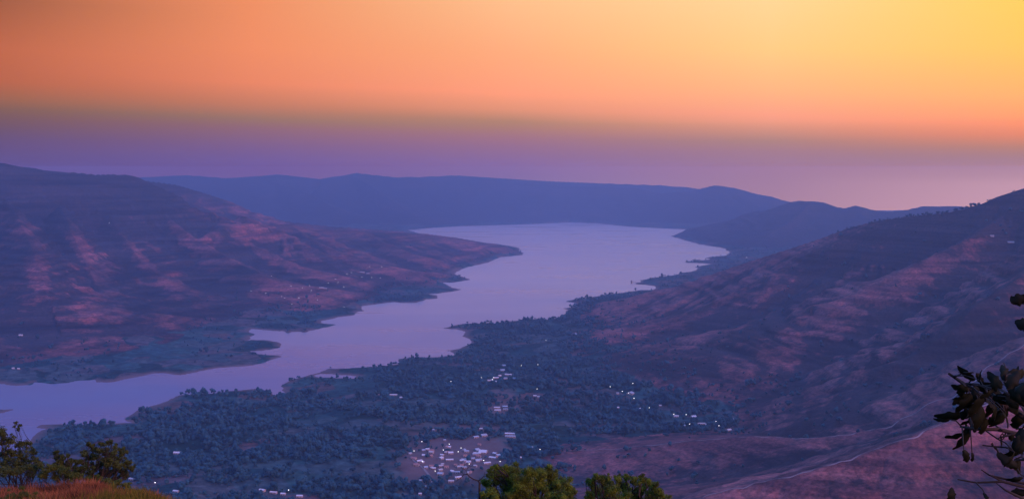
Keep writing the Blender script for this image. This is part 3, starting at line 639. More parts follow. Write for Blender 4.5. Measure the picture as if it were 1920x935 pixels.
SPOTS = [ # (u of trunk, v of foot, crown radius px, height px, label) trees that stand out against the water or the sky
 (341,742,4,9,'small round tree at the left end of the row standing on the bare lake shore'),(352,741,5,14,'tallest tree in the row of trees on the bare point by the lake'),(361,741,4,9,'low tree between two taller ones in the lakeside row'),
 (373,741,3,8,'short bushy tree near the middle of the lakeside row'),(380,740,6,13,'broad crowned tree near the right of the lakeside row'),(399,739,6,13,'flat topped tree standing apart at the right end of the lakeside row'),
 (483,736,4,12,'pointed tree rising over the narrow inlet'),(492,738,6,9,'low wide tree beside the pointed tree at the narrow inlet'),(503,741,7,9,'dense tree beside the end of the narrow inlet'),
 (196,797,3,9,'slim tree sticking up from the woods at the near shore'),(207,797,6,11,'round tree sticking up from the woods at the near shore'),(187,797,3,7,'small tree left of the slim one at the near shore'),
 (720,690,4,6,'round tree on the shore left of the low bluff'),(731,688,5,8,'wider round tree on the shore against the low bluff'),(712,691,3,5,'little tree at the shore before the water, left of two round ones'),
 (1016,603,3,8,'tree standing on the end of the shore point in the middle of the picture'),(1022,604,2,5,'small tree right beside the one on the middle shore point'),
 (545,714,5,7,'round tree on the headland right of the narrow inlet'),(560,710,4,6,'dark tree on the headland near the small pond'),(552,713,3,5,'small tree between the two on the headland'),
 (1191,545,2,6,'thin tree on the shore behind the little spit with the tower'),(1098,558,2,4,'small tree on the far right shore above a point'),(1135,553,3,5,'tree on the far right shore at the foot of the hill'),
 (540,621,4,7,'dark tree overhanging the water on the left shore'),(571,621,4,6,'second dark tree overhanging the water on the left shore'),
 (474,664,3,5,'small tree at the root of the long spit'),(479,664,2,4,'bush like tree beside the one at the root of the long spit'),(620,690,2,3,'tiny tree on the bare spit above the pond'),(682,689,2,3,'tiny tree at the water line right of the pond')]
for u, v, rp, hp, lab in SPOTS:
    x, y, z = hit(u, v); s = y / F
    vtree(x, y, z, rp * s * 1.05, hp * s * .62, lab, None)
CREST = [(1640,412,5),(1650,411,4),(1700,406,4),(1706,405,6),(1713,405,5),(1722,404,4),(1730,403,5),(1738,402,6),(1746,402,5),(1760,400,6),(1768,399,4),(1776,398,5),(1792,396,6),(1799,394,7),(1806,392,6),(1812,391,5),(1820,389,7),(1828,387,6),(1836,384,5),(1850,378,4),(1596,426,3),(1588,428,3),(1900,359,3),(1560,440,2),(1405,491,2),(1394,494,2),(1378,499,2),(1655,410,3),(1666,409,3),(1686,407,3)]
pts_r = [P(*p) for p in RIDGES[[i for i, R in enumerate(RIDGES) if R['r'] == 'right'][0]]['pts']]
rc_ = random.Random(8)
for u, v, hp in [(c[0] + rc_.uniform(-1.5, 1.5) + (0 if k == 0 else rc_.uniform(-6, 6)), c[1], c[2] * (rc_.uniform(.8, 1.15) if k == 0 else rc_.uniform(.3, .75))) for c in CREST for k in range(rc_.choice((2, 3, 4)))]:
    for q in range(len(pts_r) - 1):
        ua = project(*pts_r[q])[0]; ub = project(*pts_r[q + 1])[0]
        if (ua - u) * (ub - u) <= 0:
            k = (u - ua) / (ub - ua); x = pts_r[q][0] + (pts_r[q + 1][0] - pts_r[q][0]) * k; y = pts_r[q][1] + (pts_r[q + 1][1] - pts_r[q][1]) * k
            s = y / F; vtree(x, y - 2, hz(x, y - 2) - .6, hp * s * random.uniform(.5, .75), hp * s * .68, 'small dark tree of the ragged line on the crest of the right hill', 'trees along the crest of the right hill'); break
# ---------------------------------------------------------------- village lane, tower on the spit, mast
M_ROAD = flat_mat('lane_dust', (.28, .22, .21, 1), .95, .15, .05, coord='Object')
def ribbon(name, pts, w):
    W = [Vector(hit(*p)) for p in pts]; fine = []
    for i in range(len(W) - 1):
        for k in range(10): fine.append(W[i].lerp(W[i + 1], k / 10))
    fine.append(W[-1]); vs_ = []; fs_ = []
    for i, p in enumerate(fine):
        t = (fine[min(i + 1, len(fine) - 1)] - fine[max(i - 1, 0)]); t.z = 0; t.normalize(); n = Vector((-t.y, t.x, 0))
        for sgn in (-1, 0, 1):
            q = p + n * sgn * w / 2; vs_.append((q.x, q.y, hz(q.x, q.y) + .7))
        if i:
            a = (i - 1) * 3; fs_ += [(a, a + 1, a + 4, a + 3), (a + 1, a + 2, a + 5, a + 4)]
    return tag(link(name, mesh_np(name, vs_, fs_, M_ROAD)), kind='structure')
ribbon('village_road', [(796,880),(803,889),(809,899),(813,908),(815,918),(812,928),(804,940)], 4.5)
ribbon('village_road', [(960,771),(956,778),(951,786)], 3.5)
ribbon('village_road', [(770,856),(776,864),(786,871),(796,880)], 3)
def crest_path(k, a, b_, w):
    R_ = [r_ for r_ in RIDGES if r_['r'] == 'right'][k]; vs_ = []; fs_ = []; fine = []
    W = [Vector(P(*p[:3])) for p in R_['pts'][a:b_]]
    for i in range(len(W) - 1):
        for q in range(12): fine.append(W[i].lerp(W[i + 1], q / 12))
    for i, p in enumerate(fine):
        t = fine[min(i + 1, len(fine) - 1)] - fine[max(i - 1, 0)]; t.z = 0; t.normalize(); n = Vector((-t.y, t.x, 0)); o_ = 3 * math.sin(i * .4) + 2 * math.sin(i * .93)
        for sg in (-1, 0, 1):
            q = p + n * (sg * w / 2 + o_); vs_.append((q.x, q.y, hz(q.x, q.y) + .6))
        if i:
            c_ = (i - 1) * 3; fs_ += [(c_, c_ + 1, c_ + 4, c_ + 3), (c_ + 1, c_ + 2, c_ + 5, c_ + 4)]
    return tag(link('hill_path', mesh_np('hill_path', vs_, fs_, M_PATH)), kind='structure')
M_PATH = flat_mat('path_dust', (.30, .20, .19, 1), .95, .2, .05)
crest_path(4, 2, 15, 2.6); crest_path(5, 2, 12, 2.2)
x, y = G(1184, 531.5); M_STONE = flat_mat('tower_stone', (.22, .19, .18, 1), .9, .2, .2)
t = thing('water_intake_tower', 'small square tower standing in the lake off the tip of the right hand spit', 'tower', (x, y, 0))
w = MB(); w.box((0, 0, -4), (6, 6, 15)); w.build('shaft', M_STONE, t); w = MB(); w.box((0, 0, 11), (7.5, 7.5, 3.4)); w.build('cabin', M_STONE, t); w = MB(); w.box((0, 0, 14.4), (8.4, 8.4, 1.6), 0, .3); w.build('roof', M_STONE, t)
t = thing('footbridge', 'thin footbridge joining the lake tower to the spit', 'bridge', (x + 3.8, y, 0)); Lb = G(1193, 531.5)[0] - x - 3.8
w = MB(); w.box((Lb / 2, 0, 8.2), (Lb, 2.2, .8)); w.build('deck', M_STONE, t)
for k in range(3):
    w = MB(); w.box((Lb * (k + .6) / 3.4, 0, -3), (1.2, 1.6, 11.2)); w.build('pier', M_STONE, t)
x, y = G(841, 657.5); t = thing('jetty', 'small wooden jetty with a post on the point at the middle of the right shore', 'jetty', (x, y, 0))
w = MB(); w.box((7, 0, .9), (20, 2, .4)); w.build('deck', M_BARK, t)
for k in range(3):
    w = MB(); w.tube([(-1 + k * 7, 0, -3), (-1 + k * 7, 0, 5.5 if k == 0 else 1.6)], [.35, .3], 6); w.build('post', M_BARK, t)
x, y, z = P(1777, 388, 3560); z = hz(x, y)
t = thing('radio_mast', 'thin mast rising over the trees on the crest of the right hill', 'mast', (x, y, z)); w = MB()
for a in range(3):
    w.tube([(.9 * math.cos(a * 2.1), .9 * math.sin(a * 2.1), -.5), (.25 * math.cos(a * 2.1), .25 * math.sin(a * 2.1), 25)], [.22, .14], 5)
w.build('lattice_leg', M_POST, t); w = MB()
for k in range(9): w.box((0, 0, 1 + k * 2.7), (1.2 - k * .09, 1.2 - k * .09, .25))
w.build('brace', M_POST, t)
# ---------------------------------------------------------------- foreground plants
def leaf_cloud(centres, radii, n, size, rnd, shell=.45, flat=.75):
    """many small bent leaves spread through clumps; returns verts, quads"""
    vs_ = []; fs_ = []; tot = sum(r ** 2 for r in radii)
    for c, r in zip(centres, radii):
        k = int(n * r * r / tot)
        d = rnd.normal(size=(k, 3)); d /= np.linalg.norm(d, axis=1)[:, None] + 1e-9
        rr_ = r * (shell + (1 - shell) * rnd.uniform(0, 1, k)) * (1 + .25 * np.sin(d[:, 0] * 5 + c[0] * 3) * np.cos(d[:, 2] * 6 + c[1]))
        p = np.array(c) + d * rr_[:, None] * np.array([1, 1, flat])
        a = rnd.normal(size=(k, 3)); a /= np.linalg.norm(a, axis=1)[:, None]
        nn = d * .7 + rnd.normal(size=(k, 3)) * .6; nn[:, 2] += .4
        b_ = np.cross(nn, a); b_ /= np.linalg.norm(b_, axis=1)[:, None] + 1e-9; a = np.cross(b_, nn); a /= np.linalg.norm(a, axis=1)[:, None] + 1e-9
        nn /= np.linalg.norm(nn, axis=1)[:, None] + 1e-9
        s = size * rnd.uniform(.6, 1.35, k)[:, None]
        q = np.stack([p - a * s, p + b_ * s * .42 + nn * s * .12, p + a * s, p - b_ * s * .42 + nn * s * .12], 1)
        base_ = len(vs_) and sum(len(v) for v in vs_) or 0
        vs_.append(q.reshape(-1, 3)); fs_.append(np.arange(k * 4).reshape(-1, 4) + base_)
    return np.concatenate(vs_), np.concatenate(fs_)
M_LEAF_D = leaf_mat('shrub_leaves', (.026, .040, .008, 1), (.08, .10, .02, 1), 2.5)
M_LEAF_G = leaf_mat('tree_leaves', (.05, .065, .008, 1), (.19, .25, .02, 1), 2.6, .7, .25)
M_LEAF_B = leaf_mat('bush_leaves', (.06, .08, .012, 1), (.13, .15, .025, 1), 2.0, .7, .3)
def limb(mb, a, b_, r0, r1, rnd, n=5, wob=.08):
    a = Vector(a); b_ = Vector(b_); L_ = (b_ - a).length; pts = []
    for i in range(n + 1):
        k = i / n; p = a.lerp(b_, k)
        if 0 < i < n: p += Vector(rnd.normal(size=3)) * L_ * wob
        pts.append(p)
    mb.tube(pts, [r0 + (r1 - r0) * i / n for i in range(n + 1)], 6)
    return pts
def plant(name, label, cat, foot, clumps, n, size, mat, seed, trunk_r=.06, stems=1, shell=.45, flat=.75, extra=None):
    """foot and clump centres in world metres; clumps = (x, y, z, r)"""
    rnd = np.random.default_rng(seed); t = thing(name, label, cat, foot); f = Vector(foot)
    tr_ = MB(); cl = [(Vector(c[:3]) - f, c[3]) for c in clumps]
    mean = sum((c for c, r in cl), Vector()) / len(cl); fork = Vector((mean.x * .35, mean.y * .35, mean.z * .38))
    roots = []
    for s in range(stems):
        o = Vector((rnd.uniform(-.12, .12) * stems, rnd.uniform(-.1, .1) * stems, 0)) * (0 if stems == 1 else 1)
        fk = fork + o * 2.2; limb(tr_, (o.x * .5, o.y * .5, -.4), fk, trunk_r, trunk_r * .7, rnd, 4, .04); roots.append(fk)
    for i, (c, r) in enumerate(cl):
        fk = roots[i % len(roots)]; pts = limb(tr_, fk, c, trunk_r * .55, trunk_r * .16, rnd, 5, .05)
        for q in range(5):
            d = Vector(rnd.normal(size=3)).normalized(); limb(tr_, pts[3 + q % 3], c + d * r * .85, trunk_r * .16, trunk_r * .05, rnd, 3, .06)
    tr_.build('trunk', M_BARK, t, True)
    cs = []; rs = []
    for c, r in cl:
        cs.append(tuple(c)); rs.append(r * .85)
        for q in range(extra or 3):
            d = Vector(rnd.normal(size=3)).normalized(); cs.append(tuple(c + d * r * rnd.uniform(.6, 1.05))); rs.append(r * rnd.uniform(.28, .5))
    v, fc = leaf_cloud(cs, rs, n, size, rnd, shell, flat)
    link('crown', mesh_np('crown', v, fc, mat), t); return t
def clumps_px(lst, Y, jit=1.0, seed=0):
    r = random.Random(seed); out = []
    for (u, v, rp) in lst:
        y = Y + r.uniform(-jit, jit); x, _, z = P(u, v, y); out.append((x, y, z, rp * y / F))
    return out
def footpt(u, Y): x = (u - 960) / F * Y; return (x, Y, hz(x, Y))
plant('shrub', 'tall airy dark shrub at the left picture edge on the grassy slope', 'shrub', footpt(14, 50),
      clumps_px([(-50,810,22),(-30,835,25),(-10,800,14),(2,806,12),(8,822,13),(22,826,13),(36,832,11),(50,830,10),(60,846,11),(66,862,9),(40,852,11),(20,848,12),(4,850,13),(30,866,10),(52,872,9),(-20,858,18),(10,868,13),(44,866,11),(66,878,11),(28,880,12),(0,882,14),(58,888,10),(74,868,8)], 50, .8, 1), 15000, .05, M_LEAF_D, 1, .06, 4, .1, .9, 5)
plant('sapling', 'thin sapling with a small tuft sticking up behind the shrub at the left edge', 'sapling', footpt(28, 53),
      clumps_px([(30,792,5),(38,797,5),(27,799,4),(34,803,5)], 53, .2, 2), 600, .04, M_LEAF_D, 2, .03, 1, .2, .6)
plant('shrub', 'dark spreading shrub with flat tiered twigs, right of the other shrubs on the slope', 'shrub', footpt(194, 50),
      clumps_px([(158,848,9),(170,835,7),(166,830,5),(176,842,9),(192,832,8),(203,829,7),(208,826,4),(196,846,11),(182,856,11),(214,848,9),(228,842,8),(234,846,6),(222,860,12),(240,866,10),(247,876,8),(204,868,13),(180,874,11),(232,882,10),(160,868,9),(212,884,10),(190,888,10),(186,844,10),(206,856,12),(194,868,12),(222,872,12),(170,884,10),(236,890,9),(168,858,9),(216,836,6),(200,884,13),(178,896,9),(214,898,9)], 50, .7, 3), 17000, .05, M_LEAF_D, 3, .06, 3, .1, .7, 5)
plant('shrub', 'low dark shrub with a stepped outline between the tall shrub and the spreading one', 'shrub', footpt(120, 49),
      clumps_px([(102,848,4),(108,846,4),(106,856,8),(118,858,8),(128,854,5),(132,864,9),(146,866,8),(120,872,11),(140,878,10),(104,874,10),(126,872,9),(150,884,11),(132,890,11),(112,864,8),(158,876,8)], 49, .5, 4), 9000, .05, M_LEAF_D, 4, .05, 3, .1, .75, 5)
plant('bush', 'green rounded bush at the foot of the low shrubs beside the dry grass', 'bush', footpt(98, 43.5),
      clumps_px([(86,880,13),(100,876,13),(116,882,14),(128,888,12),(80,890,12),(106,894,12),(140,892,9)], 43.5, .4, 5), 6000, .035, M_LEAF_B, 5, .03, 3, .4, .7)
plant('bush', 'dark low bush under the tall shrub at the left edge', 'bush', footpt(52, 44),
      clumps_px([(44,878,12),(62,876,12),(76,870,9),(30,884,12),(12,882,12),(-12,884,14)], 44, .4, 6), 5500, .04, M_LEAF_D, 6, .03, 3, .4, .6)
plant('bush', 'low green bush in the dry grass at the bottom left corner', 'bush', footpt(36, 30),
      clumps_px([(22,930,15),(44,926,14),(62,934,14),(6,936,14),(34,944,20)], 30, .3, 7), 5000, .022, M_LEAF_B, 7, .02, 3, .4, .6)
plant('bush', 'dark olive low bush beneath the spreading shrub on the grassy slope', 'bush', footpt(190, 44),
      clumps_px([(150,894,9),(166,896,10),(184,898,10),(202,900,10),(220,903,9),(236,908,9),(176,903,9),(210,908,9)], 44, .4, 17), 6000, .035, M_LEAF_B, 17, .02, 3, .4, .55)
plant('bush', 'yellow green bush at the right end of the grassy slope', 'bush', footpt(240, 43),
      clumps_px([(214,928,10),(230,924,10),(246,920,9),(262,926,10),(280,932,10),(298,936,10),(240,936,12)], 43, .4, 8), 6000, .03, M_LEAF_G, 8, .02, 3, .4, .6)
# two round treetops at the bottom
plant('leafy_tree', 'dense round green treetop at the bottom centre, left and bigger of the two', 'tree', footpt(1000, 44),
      clumps_px([(942,884,19),(926,890,15),(930,875,9),(915,905,14),(920,925,20),(952,905,24),(968,884,17),(990,886,17),(1012,884,15),(1030,886,15),(980,908,26),(1010,906,24),(1040,902,20),(1058,908,17),(1070,922,16),(1048,930,24),(1000,940,30),(955,940,30),(915,950,22),(1076,945,16),(1020,965,34),(960,980,34),(1060,975,30)], 42, 1.3, 9), 85000, .034, M_LEAF_G, 9, .16, 1, .35, .85, 6)
plant('leafy_tree', 'dense green treetop at the bottom centre, right and smaller of the two', 'tree', footpt(1170, 45),
      clumps_px([(1108,905,12),(1116,896,9),(1128,900,13),(1140,896,9),(1160,898,10),(1176,894,9),(1188,898,10),(1204,898,10),(1216,906,11),(1228,908,9),(1236,922,11),(1248,934,12),(1120,918,16),(1145,915,17),(1170,912,15),(1200,918,16),(1222,926,16),(1106,930,14),(1135,938,22),(1165,936,22),(1200,942,22),(1230,948,18),(1150,970,34),(1210,980,32)], 43, 1.2, 10), 60000, .033, M_LEAF_G, 10, .14, 1, .3, .85, 6)
# bare dead tree
t = thing('dead_tree', 'bare dead tree with crooked twigs left of the round treetops', 'tree', footpt(904, 41)); f = Vector(t.location); rnd = np.random.default_rng(5); mb = MB()
def pw(u, v, Y=41.0): return Vector(P(u, v, Y)) - f
mb.tube([Vector((0, 0, -.4)), pw(903, 985), pw(901, 950), pw(899, 920), pw(899, 904), pw(896, 900)], [.10, .08, .06, .045, .035, .03], 7)
main = [([(896,900),(888,898),(880,893),(876,888),(869,889),(864,895)], .028), ([(897,901),(902,897),(906,893),(909,887)], .022), ([(906,893),(911,892),(917,890)], .012), ([(909,887),(909,884)], .01), ([(876,888),(874,881),(880,873),(882,867)], .012),
        ([(869,889),(866,884),(868,877),(873,869)], .011), ([(874,881),(868,878),(865,871)], .008), ([(880,875),(886,872),(887,866)], .008), ([(864,895),(858,899),(852,903)], .011), ([(864,895),(865,902),(861,908)], .010), ([(858,899),(856,893),(860,888)], .007),
        ([(869,877),(864,874),(866,868)], .006), ([(882,867),(878,864),(876,867)], .006), ([(887,866),(884,862)], .005), ([(880,893),(877,899),(873,901)], .007), ([(888,898),(884,903)], .006)]
for ps, r in main:
    pt = [pw(u + rnd.uniform(-.4, .4), v + rnd.uniform(-.4, .4), 41 + rnd.uniform(-.15, .15)) for u, v in ps]; mb.tube(pt, [r * (1 - .6 * i / (len(pt) - 1)) for i in range(len(pt))], 5)
mb.build('trunk', M_BARK, t, True)
# grass on the slope
def blades(name, x0, x1, y0, y1, n, hgt, mat, test, seed, label):
    r = np.random.default_rng(seed); y = r.uniform(y0, y1, n); x = r.uniform(x0, x1, n) * y
    k = test(x, y, r); x, y = x[k], y[k]; z = interp_grid(H, x, y); n = len(x); h = hgt * r.uniform(.4, 1.25, n) * (1 + .9 * np.clip(fbm(x / 1.1, y / 1.6, 3, 83 + seed), -.6, .9))
    a = r.uniform(0, 2 * PI, n); lx, ly = np.cos(a), np.sin(a); b_ = r.uniform(0, 2 * PI, n); w = .006 + .004 * r.uniform(0, 1, n) + y * .00012; le = h * r.uniform(.1, .55, n)
    P0 = np.stack([x - lx * w, y - ly * w, z - .03], 1); P1 = np.stack([x + lx * w, y + ly * w, z - .03], 1)
    mxx, myy = x + np.cos(b_) * le * .35, y + np.sin(b_) * le * .35
    P2 = np.stack([mxx + lx * w * .7, myy + ly * w * .7, z + h * .6], 1); P3 = np.stack([mxx - lx * w * .7, myy - ly * w * .7, z + h * .6], 1)
    P4 = np.stack([x + np.cos(b_) * le, y + np.sin(b_) * le, z + h], 1)
    vsq = np.stack([P0, P1, P2, P3, P4], 1).reshape(-1, 3); o = np.arange(n)[:, None] * 5
    tri = np.concatenate([o + np.array([[0, 1, 2]]), o + np.array([[0, 2, 3]]), o + np.array([[3, 2, 4]])])
    return tag(link(name, mesh_np(name, vsq, tri, mat)), label, 'grass', kind='stuff')
M_DRY = leaf_mat('dry_grass', (.06, .022, .010, 1), (.46, .16, .06, 1), 1.1, .8, .3); M_GRN = leaf_mat('green_grass', (.05, .05, .01, 1), (.26, .2, .02, 1), .9, .8, .3)
def gsel(green):
    def f(x, y, r):
        n = fbm(x / 3.0, y / 5.0, 3, 81); u = 960 + F * x / y; edge = sst(150, 260, u) * .5 + (y > 42) * .15
        g = (n + edge + r.uniform(-.12, .12, len(x))) > .10
        return g if green else ~g
    return f
blades('dry_grass', -.62, -.24, 9, 47.5, 190000, .44, M_DRY, gsel(False), 1, 'rusty dry grass covering the near slope at the bottom left')
blades('green_grass', -.62, -.22, 9, 47.5, 110000, .36, M_GRN, gsel(True), 2, 'olive green grass patches on the near slope at the bottom left')
# leafy shrub reaching in from the right, close to the viewer
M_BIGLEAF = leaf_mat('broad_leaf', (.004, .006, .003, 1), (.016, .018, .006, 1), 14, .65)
YB = 2.7
ft = (1.75, 2.9, hz(1.75, 2.9)); t = thing('leafy_shrub', 'broad leaved shrub leaning in from the right edge close to the viewer', 'shrub', ft); f = Vector(ft)
def pb(u, v, d=0.0): return Vector(P(u, v, YB + d)) - f
mb = MB()
mb.tube([Vector((0, 0, -.25)), Vector((-.02, 0, .5)), pb(2210, 960), pb(2120, 900, .05)], [.045, .038, .032, .026], 8)
BR = [([(2120,900),(2040,850),(1970,815),(1908,772),(1868,752),(1830,737),(1806,718),(1779,700)], .013), ([(2120,900),(2030,905),(1960,880),(1905,812),(1870,804),(1830,804),(1800,799)], .010), ([(1960,880),(1925,842),(1842,834)], .0052),
      ([(2120,900),(2010,925),(1920,912),(1880,902),(1830,904),(1796,898)], .006), ([(1920,905),(1880,896),(1855,890),(1840,880)], .004), ([(1880,902),(1862,893),(1844,883)], .003), ([(1920,935),(1885,918),(1868,905)], .004), ([(1908,772),(1896,740),(1884,715),(1886,690),(1882,680)], .005),
      ([(2120,900),(2060,760),(1990,650),(1935,585),(1918,566)], .011), ([(1990,650),(1950,622),(1920,613)], .006), ([(1905,812),(1880,818),(1868,822)], .0035), ([(1968,880),(1935,860),(1905,862),(1895,870)], .005), ([(1868,752),(1850,735),(1838,712)], .004), ([(2010,925),(1900,955),(1810,958),(1790,950)], .006)]
rnd = np.random.default_rng(12); random.seed(12)
for ps, r in BR:
    pt = [pb(u, v, .02 * math.sin(i * 2 + len(ps))) for i, (u, v) in enumerate(ps)]; mb.tube(pt, [r * (1 - .75 * i / (len(pt) - 1)) for i in range(len(pt))], 7)
mb.build('stem', M_BARK, t, True)
LEAF_BASES = []
def big_leaf(parent, u, v, length, ang, wid=.55, tilt=.5, d=0.0, curl=.25):
    """length in px, ang = direction the tip points in the picture (degrees, 0 = right, 90 = up)"""
    s = YB / F; L_ = length * s; a = math.radians(ang); r = random.Random(int(u * 7 + v))
    dirv = Vector((math.cos(a), r.uniform(-.3, .3), math.sin(a))).normalized(); side = dirv.cross(Vector((0, 1, 0))).normalized()
    nrm = side.cross(dirv); side = (side * math.cos(tilt) + nrm * math.sin(tilt)).normalized(); nrm = side.cross(dirv).normalized()
    tw = r.uniform(-.9, .9); nseg = 14; vs_ = []; fs_ = []; c0 = pb(u, v, d)
    for i in range(nseg + 1):
        k = i / nseg; wprof = math.sin(PI * min(1, k * .93 + .05)) ** .6 * (.85 + .25 * k); wv = L_ * wid * .5 * wprof
        cen = c0 + dirv * (k - .5) * L_ + nrm * L_ * curl * (k - .2) ** 2 * 1.2
        for j, q in enumerate((-1, -.5, 0, .5, 1)):
            fold = abs(q) ** 1.3 * .4 * wv + .16 * wv * abs(q) * math.sin(11 * k + q * 4 + u)
            ed = 1 + (.13 * math.sin(17 * k + u + q * 2) + .08 * math.sin(29 * k + v)) * (abs(q) > .9)
            vs_.append(tuple(cen + (side * math.cos(tw * k) + nrm * math.sin(tw * k)) * q * wv * ed + nrm * fold))
        if i:
            b0 = (i - 1) * 5
            for j in range(4): fs_.append((b0 + j, b0 + j + 1, b0 + j + 6, b0 + j + 5))
    LEAF_BASES.append(c0 - dirv * L_ * .5)
    n0 = len(vs_); tk = nrm * -.0006      # the underside gives the blade its thickness
    vs_ += [tuple(Vector(q) + tk) for q in vs_]; fs_ += [tuple(reversed([x + n0 for x in fc])) for fc in fs_]
    me = bpy.data.meshes.new('leaf'); me.from_pydata(vs_, [], fs_); me.materials.append(M_BIGLEAF); me.polygons.foreach_set('use_smooth', [True] * len(me.polygons)); link('leaf', me, parent)
LV = [(1912,563,34,200,.85,.2),(1922,612,36,170,.85,.1),(1814,706,40,155,.55,.4),(1803,730,34,170,.75,.3),(1838,712,30,130,.5,.6),(1884,702,44,100,.45,.5),(1866,714,40,130,.6,.3),(1900,712,46,60,.6,.3),(1912,725,50,20,.6,.5),(1858,728,46,200,.7,.2),
      (1812,760,50,250,.75,.2),(1800,752,30,215,.7,.5),(1790,782,66,190,.38,.3),(1770,790,30,195,.35,.4),(1835,770,60,260,.8,.1),(1862,772,58,250,.8,.2),(1885,778,50,270,.7,.4),(1888,748,44,200,.7,.2),(1905,758,44,300,.7,.3),(1846,748,44,220,.7,.3),
      (1825,790,44,240,.6,.3),(1880,792,50,265,.5,.3),(1850,800,44,280,.6,.5),(1912,790,44,270,.7,.3),(1810,830,66,262,.42,.3),(1814,855,30,300,.6,.2),(1880,828,34,290,.4,.4),(1906,850,54,250,.5,.3),(1916,830,50,80,.6,.2),(1893,868,46,150,.55,.3),
      (1912,875,50,300,.6,.3),(1786,930,28,90,.95,.1),(1918,745,50,120,.7,.2),(1830,745,40,110,.6,.3),(1874,745,46,300,.8,.2),(1918,700,40,10,.6,.3),(1905,900,30,200,.5,.3),(1915,925,36,180,.6,.3),(1896,700,34,40,.5,.3),(1872,790,44,235,.7,.1),(1842,782,50,275,.7,.1),(1818,772,44,225,.7,.1),(1900,820,36,320,.5,.3),(1850,932,18,120,.5,.3)]
for i, (u, v, l, a, w_, ti) in enumerate(LV): 
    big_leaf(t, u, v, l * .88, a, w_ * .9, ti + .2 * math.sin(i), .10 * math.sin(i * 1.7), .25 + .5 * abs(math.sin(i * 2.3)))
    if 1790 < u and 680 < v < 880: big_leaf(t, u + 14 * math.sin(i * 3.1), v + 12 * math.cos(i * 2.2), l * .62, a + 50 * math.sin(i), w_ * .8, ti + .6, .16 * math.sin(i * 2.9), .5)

BP = []
for ps, r in BR:
    for i in range(len(ps) - 1):
        for k in range(8): BP.append(pb(ps[i][0] + (ps[i + 1][0] - ps[i][0]) * k / 8, ps[i][1] + (ps[i + 1][1] - ps[i][1]) * k / 8))
for q in LEAF_BASES:
    n_ = min(BP, key=lambda p: (p - q).length); mid = n_.lerp(q, .5) + Vector((0, 0, .006)); mb = MB(); mb.tube([n_, mid, q], [.0022, .0016, .0012], 5); mb.build('twig', M_BARK, t, True)
# ---------------------------------------------------------------- sky
w = bpy.data.worlds.new('World'); sc.world = w; w.use_nodes = True; nt = w.node_tree; L = nt.links.new
bg = nt.nodes['Background']
geo = N(nt, 'ShaderNodeTexCoord'); sep = N(nt, 'ShaderNodeSeparateXYZ'); L(geo.outputs['Generated'], sep.inputs[0])
def M2(op, a, b_=None, c=None):
    n = N(nt, 'ShaderNodeMath', operation=op)
    for i, x in enumerate((a, b_, c)):
        if x is None: continue
        if isinstance(x, (int, float)): n.inputs[i].default_value = x
        else: L(x, n.inputs[i])
    return n.outputs[0]
az = M2('ARCTAN2', sep.outputs['X'], sep.outputs['Y'])           # radians, 0 straight ahead, + to the right
el = M2('ARCSINE', sep.outputs['Z'])
# the dusk band lies a little lower towards the sunset on the right
eld = M2('MULTIPLY', el, 180 / PI)
azd = M2('MULTIPLY', az, 180 / PI)
azc = M2('MINIMUM', M2('MAXIMUM', azd, -25), 40)
sh = M2('MULTIPLY', M2('ADD', azc, 25), .032)
def clamp01(x): return M2('MINIMUM', M2('MAXIMUM', x, 0.0), 1.0)
elc = M2('DIVIDE', M2('ADD', eld, M2('MULTIPLY', sh, M2('MULTIPLY', clamp01(M2('DIVIDE', M2('SUBTRACT', eld, .9), 1.6)), clamp01(M2('DIVIDE', M2('SUBTRACT', 10.0, eld), 4.0))))), 90)
def el_of(v, u):
    dx, dy, dz = ray(u, v); e = math.degrees(math.atan2(dz, math.hypot(dx, dy))); a = max(-25, min(40, math.degrees(math.atan2(dx, dy))))
    return (e + (a + 25) * .032 * min(max((e - .9) / 1.6, 0), 1) * min(max((10 - e) / 4, 0), 1)) / 90
HAZE_K = 1.0e-4; HJ = {0: (72,88,162), 480: (82,97,171), 960: (90,104,177), 1440: (96,106,177), 1920: (100,108,177)}
